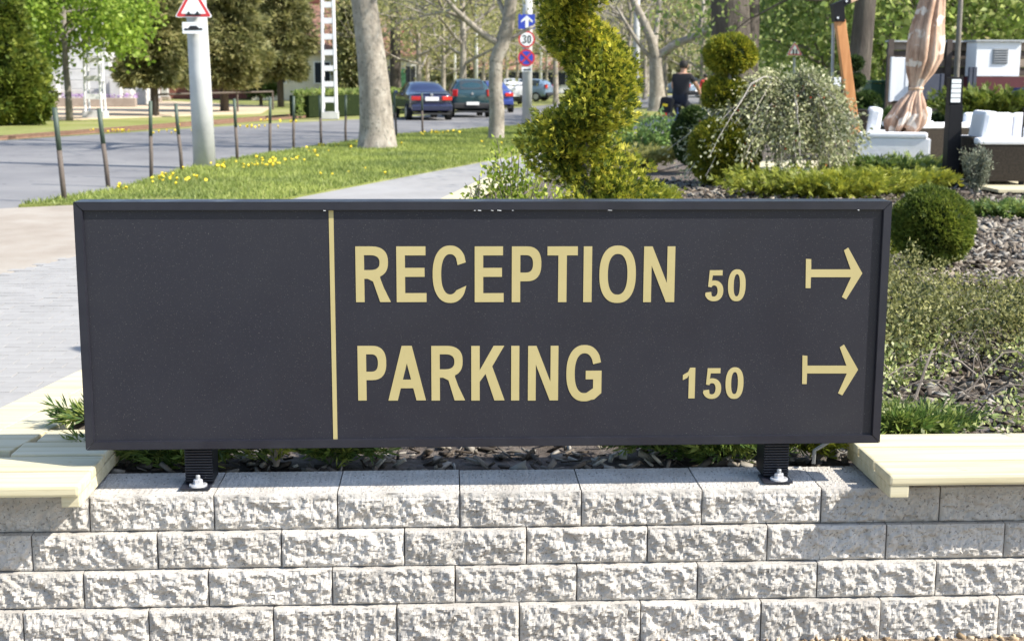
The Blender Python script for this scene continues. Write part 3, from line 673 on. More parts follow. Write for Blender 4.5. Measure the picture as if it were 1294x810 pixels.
def low_juniper(name, label, base, rad, h, n, m, L=.07, wd=.008, group=None, nb=22, cat='shrub', squash=1.):
    base = np.array(base, float); t = thing(name, label, cat, base, group)
    br = MB(); Ps = []; Ds = []
    for k in range(nb):
        a = U(0, 2*PI); R_ = rad*U(.55, 1.1); e = np.array([math.cos(a), math.sin(a)*squash])*R_
        q = [base+[e[0]*s_, e[1]*s_, h*(1.0*s_**.6*U(.8, 1.1))*(1-.25*s_)] for s_ in (0, .35, .7, 1)]
        br.tube(q, [.008, .006, .004, .002], 5)
        for _ in range(n//nb):
            s_ = U(.1, 1.05); i = min(2, int(s_*3)); f_ = s_*3-i; p = q[i]*(1-f_)+q[i+1]*f_
            Ps.append(p+rng.normal(0, rad*.09, 3)*[1, 1, .6]); Ds.append((q[i+1]-q[i])/np.linalg.norm(q[i+1]-q[i])+rng.normal(0, .45, 3)+[0, 0, .25])
    br.build('stems', 'twig', t)
    V, Q = sprays(Ps, Ds, L, wd, 6, .65); fast('foliage', V, Q, m, t)
    return t
J = low_juniper
gj = 'low junipers under the sign'
J('juniper', 'dark green juniper sprawling under the left end of the sign', (-.80, 4.19, .41), .30, .10, 1100, 'l_juniper', .06, .006, squash=.25)
J('juniper', 'small bright juniper tuft poking over the wall top under the sign', G(349, 588, .43), .055, .10, 60, 'l_juniper_gold', .04, .006, nb=8)
J('juniper', 'dark juniper beside the left sign leg', (-.36, 4.2, .41), .20, .09, 500, 'l_juniper', .06, .006, squash=.3)
J('juniper', 'green juniper in front of the right sign leg cable', (.86, 4.20, .41), .34, .11, 1500, 'l_juniper', .06, .006, squash=.25)
J('juniper', 'bright green juniper sprays at the left end of the right bench', (1.17, 4.14, .42), .14, .10, 420, 'l_juniper_gold', .055, .006, squash=.5)
J('juniper', 'green juniper trailing over the back edge of the right bench', G(1155, 549, .46)+[0, .12, -.03], .24, .07, 900, 'l_juniper', .07, .006, squash=.5)
J('juniper', 'feathery juniper sprays lying over the left bench', G(112, 530, .52)+[.10, .05, -.05], .20, .09, 160, 'l_juniper', .08, .007, nb=10)
J('golden_juniper', 'wide golden juniper mat in front of the weeping shrub', G(1040, 250, BZ)+[0, .3, 0], .95, .20, 3800, 'l_juniper_gold', .10, .012, nb=40, squash=.6)
J('golden_juniper', 'golden juniper mat beside the black bollard lamp', G(1140, 246, BZ)+[0, .2, 0], .62, .22, 2600, 'l_juniper_gold', .10, .012, nb=30, squash=.7)
J('juniper', 'blue green juniper between the weeping shrub and bollard lamp', G(1125, 232, BZ)+[0, .2, 0], .75, .27, 2400, 'l_juniper', .11, .013, nb=30, squash=.7)
J('golden_juniper', 'low yellow green juniper right of the spiral conifer', G(815, 262, BZ), .42, .18, 1700, 'l_juniper_gold', .08, .010, nb=26)
J('juniper', 'olive heath mound behind the spiral conifer', G(810, 215, BZ), .55, .30, 1800, 'l_olive', .11, .012, nb=28)
J('juniper', 'dark green low juniper strip on bark by the deck', G(1270, 277, BZ)+[.2, .2, 0], .55, .09, 1500, 'l_juniper', .08, .010, nb=26, squash=.5)
def leafy(name, label, base, r, n, m, L, wd, stems=14, cat='shrub', upright=0., group=None, kind=None):
    base = np.array(base, float); t = thing(name, label, cat, base, group)
    mb = MB(); Ps = []; Ds = []
    for k in range(stems):
        e = rdir(1)[0]; e[2] = abs(e[2])*(1-upright)+upright*2; e = unit(e)*[r[0], r[0], r[1]]*U(.75, 1.05)*(1 if upright == 0 else np.array([1, 1, .5]))
        q = [base, base+e*[.45, .45, .6], base+e]; mb.tube(q, [.006, .004, .002], 5)
        for _ in range(n//stems):
            s_ = U(.15, 1.0)**.7; p = base+e*[s_, s_, s_*1.0]+rng.normal(0, r[0]*.10, 3); Ps.append(p); Ds.append(unit(e)*.6+rng.normal(0, .7, 3)+[0, 0, .3])
    mb.build('stems', 'twig', t); V, Q = leaves(Ps, Ds, L, wd); fast('foliage', V, Q, m, t); return t
b_ = AT(652, 250, 7.9); leafy('euonymus_bush', 'bright lime green leafy bush left of the spiral conifer', (b_[0], 7.9, BZ+.02), (.40, .80), 6500, 'l_lime', .036, .020, 80)
b_ = AT(600, 250, 8.0); leafy('heather_shrub', 'grey green spiky little shrub just above the sign edge', (b_[0], 8.0, BZ+.02), (.12, 1.2), 900, 'l_grey', .022, .006, 14, upright=.8)
leafy('heather_shrub', 'grey green upright spiky shrub at the bollard lamp foot', G(1232, 250, BZ), (.24, 1.05), 2600, 'l_grey', .04, .012, 30, upright=.7)
leafy('green_shrub', 'light green leafy shrub right of the spiral conifer, below the cyclist', G(828, 192, BZ), (.55, .62), 1500, 'l_fresh', .085, .045, 34)
leafy('green_shrub', 'pale green leafy shrub at the far plank edge', G(797, 185, BZ)+[0, 1, 0], (.5, .5), 1200, 'l_lime', .08, .04, 30)
leafy('lime_shrub', 'low lime green shrub in front of the white lounge chairs', G(1130, 222, BZ)+[0, .6, 0], (.5, .32), 1400, 'l_lime', .05, .03, 34)
# weeping cotoneaster
wb = np.array(list(G(1003, 234, BZ))); wt = thing('weeping_cotoneaster', 'weeping umbrella shaped grey green shrub with arching branches and red berries', 'shrub', wb)
MB().tube([wb+[0, 0, -.04], wb+[-.02, .01, .35], wb+[.02, 0, .65], wb+[-.03, 0, .95]], [.028, .026, .03, .022], 8).build('trunk', 'bark_dark', wt, smooth=True)
bm_ = MB(); tw = MB(); Ps, Ds, Bs = [], [], []
for k in range(92):
    a = 2*PI*k/92+U(-.2, .2); R_ = U(.55, 1.02); e = np.array([math.cos(a)*R_*(1.36 if math.cos(a) < 0 else .98), math.sin(a)*R_*.85, 0]); ht = U(.86, 1.10); drop = U(.65, 1.25)
    s0 = wb+[-.09, 0, U(.70, .92)]
    q = []
    for s_ in np.linspace(0, 1, 9): q.append(s0+e*s_+np.array([0, 0, (ht-.72)*math.sin(min(1, s_*2.2)*PI/2)-drop*max(0, s_-.25)**1.5*1.2])+rng.normal(0, .012, 3))
    q = [np.array([p[0], p[1], max(p[2], wb[2]+.03)]) for p in q]
    (bm_).tube(q, [.012*(1-s_*.8) for s_ in np.linspace(0, 1, 9)], 5)
    for _ in range(230 if math.cos(a) > -.6 else 140):
        s_ = U(.18, 1)*7.99; i = int(s_); p = q[i]*(1-s_+i)+q[i+1]*(s_-i); o_ = rng.normal(0, .06, 3)
        Ps.append(p+o_); Ds.append(o_*6+(q[i+1]-q[i])*3+rng.normal(0, .5, 3))
        if U(0, 1) < .006: Bs.append(p+o_)
    for _ in range(5):
        s_ = U(.3, 1)*7.99; i = int(s_); p = q[i]; tw.tube([p, p+rng.normal(0, .07, 3), p+rng.normal(0, .06, 3)+[0, 0, -.12]], [.004, .003, .0015], 4)
bm_.build('branches', 'twig_pale', wt); tw.build('twigs', 'twig', wt)['kind'] = 'stuff'
V, Q = leaves(Ps, Ds, .052, .028); fast('foliage', V, Q, 'l_coton', wt)
bb = MB()
for p in Bs[:140]: bb.lathe(p, [(.002, -.010), (.010, -.005), (.011, .004), (.003, .011)], 6)
bb.build('berries', 'berry', wt)['kind'] = 'stuff'
# variegated ground cover right of the sign
gp = [G(1095, 556, .46)[:2]+[0, .05], G(1420, 556, .46)[:2]+[0, .05], G(1420, 385, BZ)[:2], G(1250, 385, BZ)[:2], G(1160, 362, BZ)[:2], G(1085, 352, BZ)[:2]]
gc = thing('ground_cover_shrub', 'variegated pale green creeping shrub on bark behind the right bench', 'shrub', (2.2, 4.9, BZ))
gd = thing('ground_cover_shrub', 'olive creeping cotoneaster spreading over bark in front of the round conifer', 'shrub', (2.4, 6.2, BZ))
acc = {0: ([], []), 1: ([], [])}
for p in scatter(gp, 1900):
    dens = fbm(p[0]*1.9+3, p[1]*1.9, 3, 4)
    if dens < (.33 if p[1] < 5.4 else .39): continue
    w_ = 0 if p[1] < 5.3+.7*(dens-.45) else 1; a = U(0, 2*PI); L = U(.10, .30); hh = U(.05, .22)*(.5+dens)
    for s_ in np.linspace(.1, 1, 20 if w_ else 17):
        q = np.array([p[0]+math.cos(a+.5*s_)*L*s_, p[1]+math.sin(a+.5*s_)*L*s_, BZ+.01+hh*math.sin(PI*min(s_*.7+.05, 1))])
        acc[w_][0].append(q+rng.normal(0, .010, 3)); acc[w_][1].append(rng.normal(0, .8, 3)+[math.cos(a)*.5, math.sin(a)*.5, .6])
V, Q = leaves(acc[0][0], acc[0][1], .022, .014); fast('foliage', V, Q, 'l_cover', gc)
V, Q = leaves(acc[1][0], acc[1][1], .023, .013); fast('foliage', V, Q, 'l_cover_olive', gd)
tw1, tw2 = MB(), MB()
for k in range(80):
    p = scatter(gp, 1)[0]; a = U(0, 2*PI); L = U(.12, .45); hh = U(.05, .2)
    q = [np.array([p[0]+math.cos(a+.3*s_)*L*s_, p[1]+math.sin(a+.3*s_)*L*s_, BZ+hh*math.sin(PI*min(s_*.75+.05, 1))]) for s_ in (0, .25, .5, .75, 1)]
    (tw1 if p[1] < 5.35 else tw2).tube(q, [.006, .005, .0045, .003, .0015] if k % 4 == 0 else [.003, .003, .0025, .002, .001], 5)
tw1.build('twigs', 'twig', gc)['kind'] = 'stuff'; tw2.build('twigs', 'twig', gd)['kind'] = 'stuff'

# ================================================================== LOUNGE TERRACE
DZ = .47
dk = thing('timber_deck', 'pale pine plank deck under the lounge chairs', 'deck', (7.5, 15.3, BZ))
d0 = G(1262, 240, DZ); 
for i in range(26): plank(dk, (d0[0], d0[1]+.07+i*.146), (d0[0]+5, d0[1]+.07+i*.146), .14, DZ, .03, bev=0)
MB().box((d0[0]+2.6, d0[1]+1.9, DZ-.06), (4.9, 3.6, .05)).build('joists', 'slat_dark', dk)
dk2 = thing('timber_deck', 'pine deck under the white chairs behind the lime shrub', 'deck', (4.9, 17, BZ))
for i in range(26): plank(dk2, (4.0, d0[1]+1.27+i*.146), (d0[0]-.02, d0[1]+1.27+i*.146), .14, DZ-.002, .03, bev=0)
MB().box((d0[0]/2+2, d0[1]+3, DZ-.06), (d0[0]-4.2, 3.4, .05)).build('joists', 'slat_dark', dk2)
def rounded(mb, c, d, r=.03): return mb.box(c, d, bev=r)
def lounge(name, label, loc, rz, w, dp, hback, harm, seats=1, group=None, scale=1., armm='wicker'):
    t = thing(name, label, 'armchair' if seats == 1 else 'sofa', (0, 0, 0), group)
    # local: front = -y, back = +y, x across
    MB().box((0, 0, .14), (w, dp, .20)).build('base', 'wicker', t)
    for s_ in (-1, 1):
        o = MB().box((s_*(w/2-.07), 0, harm/2+.03), (.142, dp+.004, harm-.06), bev=.012).build('arm', armm, t)
        MB().box((s_*(w/2-.07), -dp/2-.006, harm/2+.03), (.135, .012, harm-.08), bev=.004).build('arm_weave', 'wicker_pale' if armm == 'wicker' else armm, o)
    MB().box((0, dp/2-.06, hback/2+.03), (w-.29, .12, hback-.06), bev=.012).build('back', 'wicker', t)
    sw = (w-.30)/seats
    for k in range(seats):
        x = -w/2+.15+sw*(k+.5)
        MB().box((x, -.07, .33), (sw-.01, dp-.16, .17), bev=.04).build('seat_cushion', 'cushion', t, smooth=False)
        MB().box((x, dp/2-.20, .58), (sw-.01, .17, .40), rx=.12, bev=.05).build('back_cushion', 'cushion', t)
    for s_ in (-1, 1): MB().box((s_*(w/2-.07), 0, harm+.035), (.17, dp-.05, .07), bev=.025).build('arm_cushion', 'cushion', t)
    for sx in (-1, 1):
        for sy in (-1, 1): MB().box((sx*(w/2-.06), sy*(dp/2-.06), .02), (.05, .05, .04)).build('foot', 'black_metal', t)
    t.location = loc; t.rotation_euler = (0, 0, rz); t.scale = (scale,)*3
    return t
gl = AT(1246, 234, 15.2)
lounge('lounge_armchair', 'dark wicker armchair with white cushions behind the black bollard lamp', (gl[0]-.07, 14.95, DZ), 1.5, .8, .60, .50, .43)
q_ = AT(1315, 222, 15.6); lounge('lounge_armchair', 'white cushioned wicker armchair at the deck edge beside another chair', (q_[0]+.06, 15.3, DZ), 1.2, .85, .8, .80, .6, armm='cushion')
q_ = AT(1165, 215, 17.2); lounge('lounge_armchair', 'wicker armchair with white seat under the hanging closed umbrella', (q_[0], 17.2, DZ), 1.9, .8, .75, .55, .52)
q_ = AT(1110, 205, 17.0); lounge('lounge_armchair', 'white cushioned chair left of the hanging closed umbrella', (q_[0]+.05, 16.7, DZ), 1.3, .8, .85, .75, .42, armm='cushion')
q_ = AT(1255, 200, 18.6); lounge('lounge_sofa', 'long white cushioned wicker sofa behind the bollard lamp', (q_[0]+.5, 18.3, DZ), -.06, 2.6, .8, .74, .55, 3, scale=.86)
# cantilever umbrella: leaning mast, bracket, arm, furled canopy
UY = 16.6
um = thing('cantilever_umbrella', 'furled beige patterned cantilever umbrella hanging from a leaning wooden mast', 'umbrella', AT(1079, 165, UY)*[1, 1, 0]+[0, 0, DZ])
m0, m1 = AT(1080, 170, UY), AT(1061, 26, UY); mm = (m0+m1)/2; L = np.linalg.norm(m1-m0); tl = math.atan2(m1[0]-m0[0], m1[2]-m0[2])
MB().box(mm, (.12, .10, L), ry=tl, bev=.008).build('mast', 'wood_orange', um)
MB().box((m0[0], UY, DZ+.03), (.7, .7, .06), bev=.01).build('base', 'black_metal', um)
bpl = [AT(1053, 28, UY), AT(1051, 6, UY), AT(1072, -3, UY), AT(1074, 4, UY), AT(1065, 9, UY), AT(1066, 28, UY)]
br_ = MB().plate([(p[0], p[2]) for p in bpl], UY-.07, UY+.07).build('bracket', 'black_metal', um)
for (u, v) in ((1059, 23), (1070, 2)):
    p = AT(u, v, UY-.08); mb = MB(); mb.tube([p, p+[0, .02, 0]], .014, 8).build('bolt', 'zinc', br_)
a0, a1 = AT(1071, 0, UY), AT(1200, -62, UY)
d_ = a1-a0; MB().box((a0+a1)/2, (np.linalg.norm(d_), .09, .11), ry=-math.atan2(d_[2], d_[0]), bev=.008).build('arm', 'wood_pale', um)
MB().tube([AT(1051, 140, UY+.1), AT(1053, 30, UY+.1)], .02, 8).build('strut', 'steel', um)
prof_px = [(1184, -48, 4), (1182, -30, 12), (1179, -5, 15), (1176, 10, 17), (1171, 35, 20.5), (1169, 55, 22.5), (1167, 75, 22), (1163, 92, 17), (1159, 106, 9.5), (1158, 112, 7.5), (1156, 118, 9.5), (1152, 130, 18), (1149, 145, 25), (1145, 155, 27), (1141, 163, 22), (1138, 168, 18)]
V = []; nn = 120
for i, (u, v, hw) in enumerate(prof_px):
    c = AT(u, v, UY+.05); r_ = hw*UY/1737
    for k in range(nn):
        a = 2*PI*k/nn; am = .30 if v > 118 else (.22 if v < 100 else .12)
        f_ = 1.12-am*1.5*(1-abs(math.sin(4.5*a+i*.12)))**1.4-am*.6*(1-abs(math.sin(6.5*a+1.3-i*.09)))**2+.05*math.sin(3*a+i*.5)
        dz = (.05*math.sin(3*a+1)+.035*math.sin(7*a)) if i >= len(prof_px)-3 else 0
        V.append(c+np.array([r_*.93*f_*math.cos(a), r_*.93*f_*math.sin(a), dz]))
mb = MB().add(V, [(i*nn+k, i*nn+(k+1) % nn, (i+1)*nn+(k+1) % nn, (i+1)*nn+k) for i in range(len(prof_px)-1) for k in range(nn)])
cn = mb.build('canopy', 'canopy', um, smooth=True)
c = AT(1158, 112, UY+.05); MB().lathe(c-[0, 0, .012], [(.085, 0), (.09, .012), (.085, .024)], 24).build('tie_strap', 'wood_pale', cn)
MB().tube([AT(1145, 160, UY+.05), AT(1184, -50, UY+.05)], .02, 8).build('canopy_pole', 'steel', um)
def bollard(label, u, v0, v1, y, w, group=None):
    b = AT(u, v0, y); t_ = AT(u-1, v1, y); t = thing('bollard_lamp', label, 'bollard', (b[0], y, b[2]), group)
    h = t_[2]-b[2]; hs = h*.74
    MB().box((b[0], y, b[2]+hs/2), (w, w, hs), bev=.004).build('post', 'black_metal', t)
    MB().box((b[0], y+w*.10, b[2]+(hs+h)/2), (w, w*.78, h-hs-.001), bev=.004).build('head', 'black_metal', t)
    for k in range(5): MB().box((b[0]-w*.06, y-w*.30, b[2]+hs+(h-hs)*(.1+.17*k+.08)), (w*.72, .02, (h-hs)*.14)).build('lens', 'lamp_white', t)
bollard('black square bollard lamp standing beside the wicker armchair', 1200, 233, 98, 15.0, .145)
bollard('black bollard lamp behind the leaning wooden mast', 1055, 150, 97, 18.5, .15)
# slatted fence with cabinet
FY = 23.
fl, fr = AT(1124, 58, FY), AT(1345, 50, FY); fgz = BZ
fn = thing('slat_fence', 'brown horizontal slat fence at the back of the terrace', 'fence', ((fl[0]+fr[0])/2, FY, BZ))
zt2 = (fl[2]+fr[2])/2
ns = 13; hh = (zt2-fgz)/ns
for k in range(ns):
    z = fgz+hh*(k+.5); MB().box(((fl[0]+fr[0])/2, FY+(.025 if k % 2 else 0), z), (fr[0]-fl[0], .035, hh*.96), bev=.004).build('slat', 'slat' if k % 2 == 0 else 'slat_dark', fn)
for k in range(4):
    MB().box((fl[0]+(fr[0]-fl[0])*k/3., FY-.06, (fgz+zt2)/2+.02), (.09, .08, zt2-fgz+.05)).build('post', 'slat_dark', fn)
MB().box(((fl[0]+fr[0])/2, FY, zt2+.012), (fr[0]-fl[0]+.1, .16, .03)).build('cap_rail', 'steel', fn)
ca, cb2 = AT(1234, 53, FY-.6), AT(1287, 97, FY-.6)
cab = thing('service_cabinet', 'white service cabinet with grey louvre on a dark red base', 'cabinet', ((ca[0]+cb2[0])/2, FY-.4, BZ))
MB().box(((ca[0]+cb2[0])/2, FY-.4, (ca[2]+cb2[2])/2), (cb2[0]-ca[0], .45, ca[2]-cb2[2]), bev=.006).build('body', 'ac_white', cab)
va, vb = AT(1255, 62, FY-.63), AT(1273, 81, FY-.63)
v_ = MB().box(((va[0]+vb[0])/2, FY-.63, (va[2]+vb[2])/2), (vb[0]-va[0], .02, va[2]-vb[2])).build('louvre', 'vent_grey', cab)
for k in range(6): MB().box(((va[0]+vb[0])/2, FY-.648, vb[2]+(va[2]-vb[2])*(k+.5)/6), ((vb[0]-va[0])*.86, .012, (va[2]-vb[2])*.07), rx=.5).build('blade', 'steel', v_)
ra, rb2 = AT(1230, 97.5, FY-.6), AT(1296, 130, FY-.6); MB().box(((ra[0]+rb2[0])/2, FY-.39, (ra[2]+rb2[2])/2), (rb2[0]-ra[0], .46, ra[2]-rb2[2])).build('base', 'base_red', cab)
MB().box(((ca[0]+cb2[0])/2, FY-.4, ca[2]+.015), (cb2[0]-ca[0]+.08, .55, .03)).build('lid', 'steel', cab)
def panel_thing(name, label, cat, u0, v0, u1, v1, y, th, m, extra=None):
    a, b = AT(u0, v0, y), AT(u1, v1, y)
    t = thing(name, label, cat, ((a[0]+b[0])/2, y, b[2])); 
    MB().box(((a[0]+b[0])/2, y, (a[2]+b[2])/2), (b[0]-a[0], th, a[2]-b[2]), bev=min(.01, th*.2)).build('panel', m, t)
    for s_ in (0, 1): MB().box((a[0] if s_ == 0 else b[0], y, (a[2]+b[2])/2), (.05, th+.02, a[2]-b[2]+.02)).build('edge_post', extra or m, t)
    return t
panel_thing('white_door', 'plain white door panel leaning at the fence end', 'door', 1128, 73, 1144, 128, FY-.35, .05, 'ac_white')
panel_thing('slate_board', 'dark slate grey board standing against the slat fence', 'board', 1166, 94, 1189, 126, FY-.5, .04, 'slate')
panel_thing('dark_post', 'narrow dark post at the cabinet corner by the fence', 'post', 1226.5, 86, 1229.5, 126, FY-.8, .05, 'slate')
panel_thing('blue_crate', 'small dark blue crate beside the red cabinet base', 'crate', 1286, 112, 1304, 128, FY-1.1, .5, 'bluebox')
for u0, u1, lb2 in ((1095, 1107, 'dark green waste bin next to the fence end post'), (1109, 1121, 'dark green waste bin right beside the first bin')):
    a, b = AT(u0, 106, FY+.6), AT(u1, 140, FY+.6); t = thing('waste_bin', lb2, 'bin', ((a[0]+b[0])/2, FY+.6, b[2]))
    MB().box(((a[0]+b[0])/2, FY+.6, (a[2]+b[2])/2), (b[0]-a[0]-.01, .5, a[2]-b[2]), taper=1.06, bev=.015).build('body', 'bin_green', t)
    MB().box(((a[0]+b[0])/2, FY+.6, a[2]+.03), (b[0]-a[0]+.0, .56, .05), bev=.015).build('lid', 'bin_green', t)
J('fir_shrub', 'dark green bushy fir in front of the red cabinet base', AT(1255, 150, 20.)*[1, 1, 0]+[0, 0, BZ], .8, 1.22, 3600, 'l_bush', .14, .022, nb=60)
J('fir_shrub', 'dark low conifer hedge behind the white sofa', AT(1190, 150, 20.5)*[1, 1, 0]+[0, 0, BZ], .95, .78, 3200, 'l_thuja_dark', .14, .022, nb=50)
J('fir_shrub', 'dark spreading conifer between the mast and the sofa', AT(1115, 150, 20.5)*[1, 1, 0]+[0, 0, BZ], .75, .8, 2200, 'l_thuja_dark', .14, .022, nb=40)
J('fir_shrub', 'dark conifer beside the blue crate', AT(1296, 145, 20.4)*[1, 1, 0]+[0, 0, BZ], .5, .8, 1600, 'l_bush', .14, .022, nb=36)

# ================================================================== ROADSIDE
posts = [(82, 256, 69, 136), (137, 236, 125, 137), (191, 226, 190, 128), (230, 218, 222, 131), (300, 205, 296, 125), (341, 195, 341.5, 124), (371, 190, 371, 122), (406, 184, 404, 121), (437, 180, 437, 120), (501, 174, 498, 117), (534, 168, 533, 118)]
olab = ['leaning bare rusty post where the sand strip meets the road', 'leaning green topped post at the verge tip', 'thin green topped post left of the concrete pole', 'slanting green topped post just left of the concrete pole', 'green topped post right of the concrete pole']
for i, (ub, vb_, ut, vt) in enumerate(posts):
    b = G(ub, vb_); t_ = AT(ut, vt, b[1]); t = thing('fence_post', olab[i] if i < 5 else 'upright green topped metal post on the verge near the plane tree', 'post', b, 'wireless fence posts along the verge')
    m1 = b+(t_-b)*.55; r_ = .034 if i < 2 else .030
    MB().tube([b-[0, 0, .05], (b+m1)/2+rng.normal(0, .004, 3), m1], r_, 10).build('rusty_shaft', 'post_brown', t, smooth=True)
    MB().tube([m1+(t_-m1)*.002, t_], r_, 10).build('painted_shaft', 'post_green', t, smooth=True)
# concrete pole with warning sign
pb = G(259, 213); pd = pb[1]; pt_ = AT(236, -215, pd)
pp = thing('concrete_pole', 'thick pale concrete utility pole on the grass verge', 'pole', pb)
MB().tube([pb-[0, 0, .1], pb+(pt_-pb)*.3, pb+(pt_-pb)*.65, pt_], [.195, .183, .166, .145], 24).build('shaft', 'concrete', pp, smooth=True)
def tri(u, v, y, sz, r0=.12):                                         # rounded triangle outline in x,z
    c = AT(u, v, y); out = []
    for k in range(3):
        a = PI/2+k*2*PI/3; px, pz = c[0]+sz*math.cos(a)*(1-r0), c[2]+sz*math.sin(a)*(1-r0)
        for q in np.linspace(-PI/3, PI/3, 5): out.append((px+sz*r0*.5*math.cos(a+q), pz+sz*r0*.5*math.sin(a+q)))
    return out
def disc(u, v, y, r_): c = AT(u, v, y); return [(c[0]+r_*math.cos(a), c[2]+r_*math.sin(a)) for a in np.linspace(0, 2*PI, 32, endpoint=False)]
def rect(u0, v0, u1, v1, y): a, b = AT(u0, v0, y), AT(u1, v1, y); return [(a[0], b[2]), (b[0], b[2]), (b[0], a[2]), (a[0], a[2])]
def warn(parent, u, v, y, sz, sym):
    o = MB().plate(tri(u, v, y, sz), y-.02, y).build('warning_triangle', 'sign_white', parent)
    MB().plate(tri(u, v, y, sz*.93), y-.024, y-.0205).build('red_border', 'sign_red', o)
    MB().plate(tri(u, v, y, sz*.67, .08), y-.028, y-.0245).build('white_field', 'sign_white', o)
    for s_ in sym: MB().plate([(AT(a, b, y)[0], AT(a, b, y)[2]) for a, b in s_], y-.032, y-.0285).build('symbol', 'sign_black', o)
ys_ = pd-.30
c_ = thing('road_sign', 'triangular uneven road warning sign with plate on the concrete pole', 'sign', (pb[0]-.15, ys_, 2.6))
zz_ = lambda a, b: (220+a/13.5, b/13.5)
hump = [zz_(*q) for q in [(196, 277), (196, 250), (222, 243), (240, 208), (262, 206), (282, 238), (310, 250), (345, 250), (370, 238), (392, 204), (412, 204), (435, 240), (460, 250), (460, 275)]][::-1]
warn(c_, 244.5, 8.6, ys_, .365, [hump])
o = MB().plate(rect(230.5, 28.5, 258.3, 43, ys_), ys_-.02, ys_).build('plate', 'sign_white', c_)
MB().plate([(AT(*zz_(a, b), ys_)[0], AT(*zz_(a, b), ys_)[2]) for a, b in [(178, 525), (487, 520), (485, 485), (425, 487), (385, 445), (275, 448), (245, 490), (178, 490)]], ys_-.025, ys_-.0205).build('symbol', 'sign_black', o)
for (u, v) in ((246, 20), (246, 36)): q = AT(u, v, ys_); MB().box((q[0], ys_+.06, q[2]), (.08, .12, .05)).build('bracket', 'steel', c_)
# traffic sign post: one way, 30, no stopping
sp = G(666, 157); sy = sp[1]
st = thing('traffic_sign_post', 'grey post with blue arrow, 30 limit and no stopping signs', 'sign', sp)
tp = AT(667, -60, sy); MB().tube([sp-[0, 0, .05], tp], .17, 12).build('pole', 'concrete', st, smooth=True)
yq = sy-.22
o = MB().plate(rect(655, 18.5, 676, 37, yq), yq-.02, yq).build('one_way_plate', 'sign_blue', st)
MB().plate([(AT(a, b, yq)[0], AT(a, b, yq)[2]) for a, b in [(663.7, 35.5), (663.7, 25.5), (658.5, 29), (658.5, 26.5), (665.7, 20), (673, 26.5), (673, 29), (667.8, 25.5), (667.8, 35.5)]], yq-.025, yq-.0205).build('arrow', 'sign_white', o)
o = MB().plate(disc(665.5, 50, yq, 10.2*sy/1737), yq-.02, yq).build('speed_disc', 'sign_red', st)
MB().plate(disc(665.5, 50, yq, 8.2*sy/1737), yq-.024, yq-.0205).build('white_field', 'sign_white', o)
def stroke(parent, pts, w, m, y):
    mb = MB(); q = [np.array([AT(a, b, y)[0], y, AT(a, b, y)[2]]) for a, b in pts]
    for a, b in zip(q, q[1:]):
        d = (b-a)/np.linalg.norm(b-a); n_ = np.array([d[2], 0, -d[0]])*w/2
        mb.plate([((a-n_)[0], (a-n_)[2]), ((b-n_)[0], (b-n_)[2]), ((b+n_)[0], (b+n_)[2]), ((a+n_)[0], (a+n_)[2])], y-.004, y)
    mb.build('digit' if m == 'sign_black' else 'cross_bar', m, parent)
stroke(o, [(660.3, 46.6), (662, 45.4), (664, 45.6), (664.4, 47.6), (662.6, 49.6), (664.6, 51.6), (664, 54), (662, 54.6), (660.2, 53.4)], .035, 'sign_black', yq-.0285)
stroke(o, [(667.2, 47), (668.8, 45.3), (670.4, 47), (670.4, 53), (668.8, 54.7), (667.2, 53), (667.2, 47)], .035, 'sign_black', yq-.0285)
o = MB().plate(disc(665.2, 73.4, yq, 10.4*sy/1737), yq-.02, yq).build('no_stopping_disc', 'sign_red', st)
MB().plate(disc(665.2, 73.4, yq, 8.3*sy/1737), yq-.024, yq-.0205).build('blue_field', 'sign_blue', o)
for s_ in (-1, 1): stroke(o, [(665.2-6*s_, 67.4), (665.2+6*s_, 79.4)], .055, 'sign_red', yq-.0255-.003*(s_+1))
o = MB().plate(rect(659, 85, 671.5, 91, yq), yq-.02, yq).build('plate', 'sign_white', st)
MB().plate([(AT(a, b, yq)[0], AT(a, b, yq)[2]) for a, b in [(660.5, 88.8), (663.5, 87), (663.5, 88), (670, 87.3), (670, 89.3), (663.5, 89.4), (663.5, 90.2)]], yq-.025, yq-.0205).build('arrow', 'sign_black', o)
# far children warning sign
cw = thing('road_sign', 'triangular children warning sign on a thin post before the green trees', 'sign', AT(1004, 150, 40)*[1, 1, 0])
MB().tube([AT(1004, 168, 40)*[1, 1, 0], AT(1004, 73, 40)], .04, 8).build('pole', 'steel', cw)
warn(cw, 1004, 64.5, 39.9, .265, [[(1001.3, 69), (1001, 64), (1001.8, 62), (1003, 62), (1003.4, 64), (1003, 69)], [(1005.2, 69), (1005, 64.5), (1005.8, 62.6), (1006.8, 62.6), (1007.4, 64.5), (1007, 69)]])
# lattice pylons
def pylon(label, u, vb_, ut, w0, w1, H, segs):
    b = G(u, vb_); t = thing('lattice_pylon', label, 'pylon', b); top = H
    f = lambda z: w0+(w1-w0)*z/top
    for sx in (-1, 1):
        for sy in (-1, 1): MB().tube([b+[sx*w0/2, sy*w0/2, 0], b+[sx*w1/2, sy*w1/2, top]], .045, 6).build('upright', 'white_paint', t)
    for k in range(segs):
        z = .12+(top-.2)*k/segs; w = f(z)
        for sx, sy, dx, dy in ((0, -1, 1, .12), (0, 1, 1, .12), (-1, 0, .12, 1), (1, 0, .12, 1)):
            MB().box(b+[sx*w/2, sy*w/2, z], (w if dx == 1 else .05, w if dy == 1 else .05, .20)).build('batten_plate', 'white_paint', t)
    MB().box(b+[0, 0, .12], (w0*1.3, w0*1.3, .26)).build('footing', 'concrete', t)
pylon('white painted lattice pylon beside the clipped hedge', 417, 150, 417, .50, .32, 9., 15)
pylon('white painted lattice pylon beside the bright green maple', 121, 149, 121, .62, .3, 9., 13)
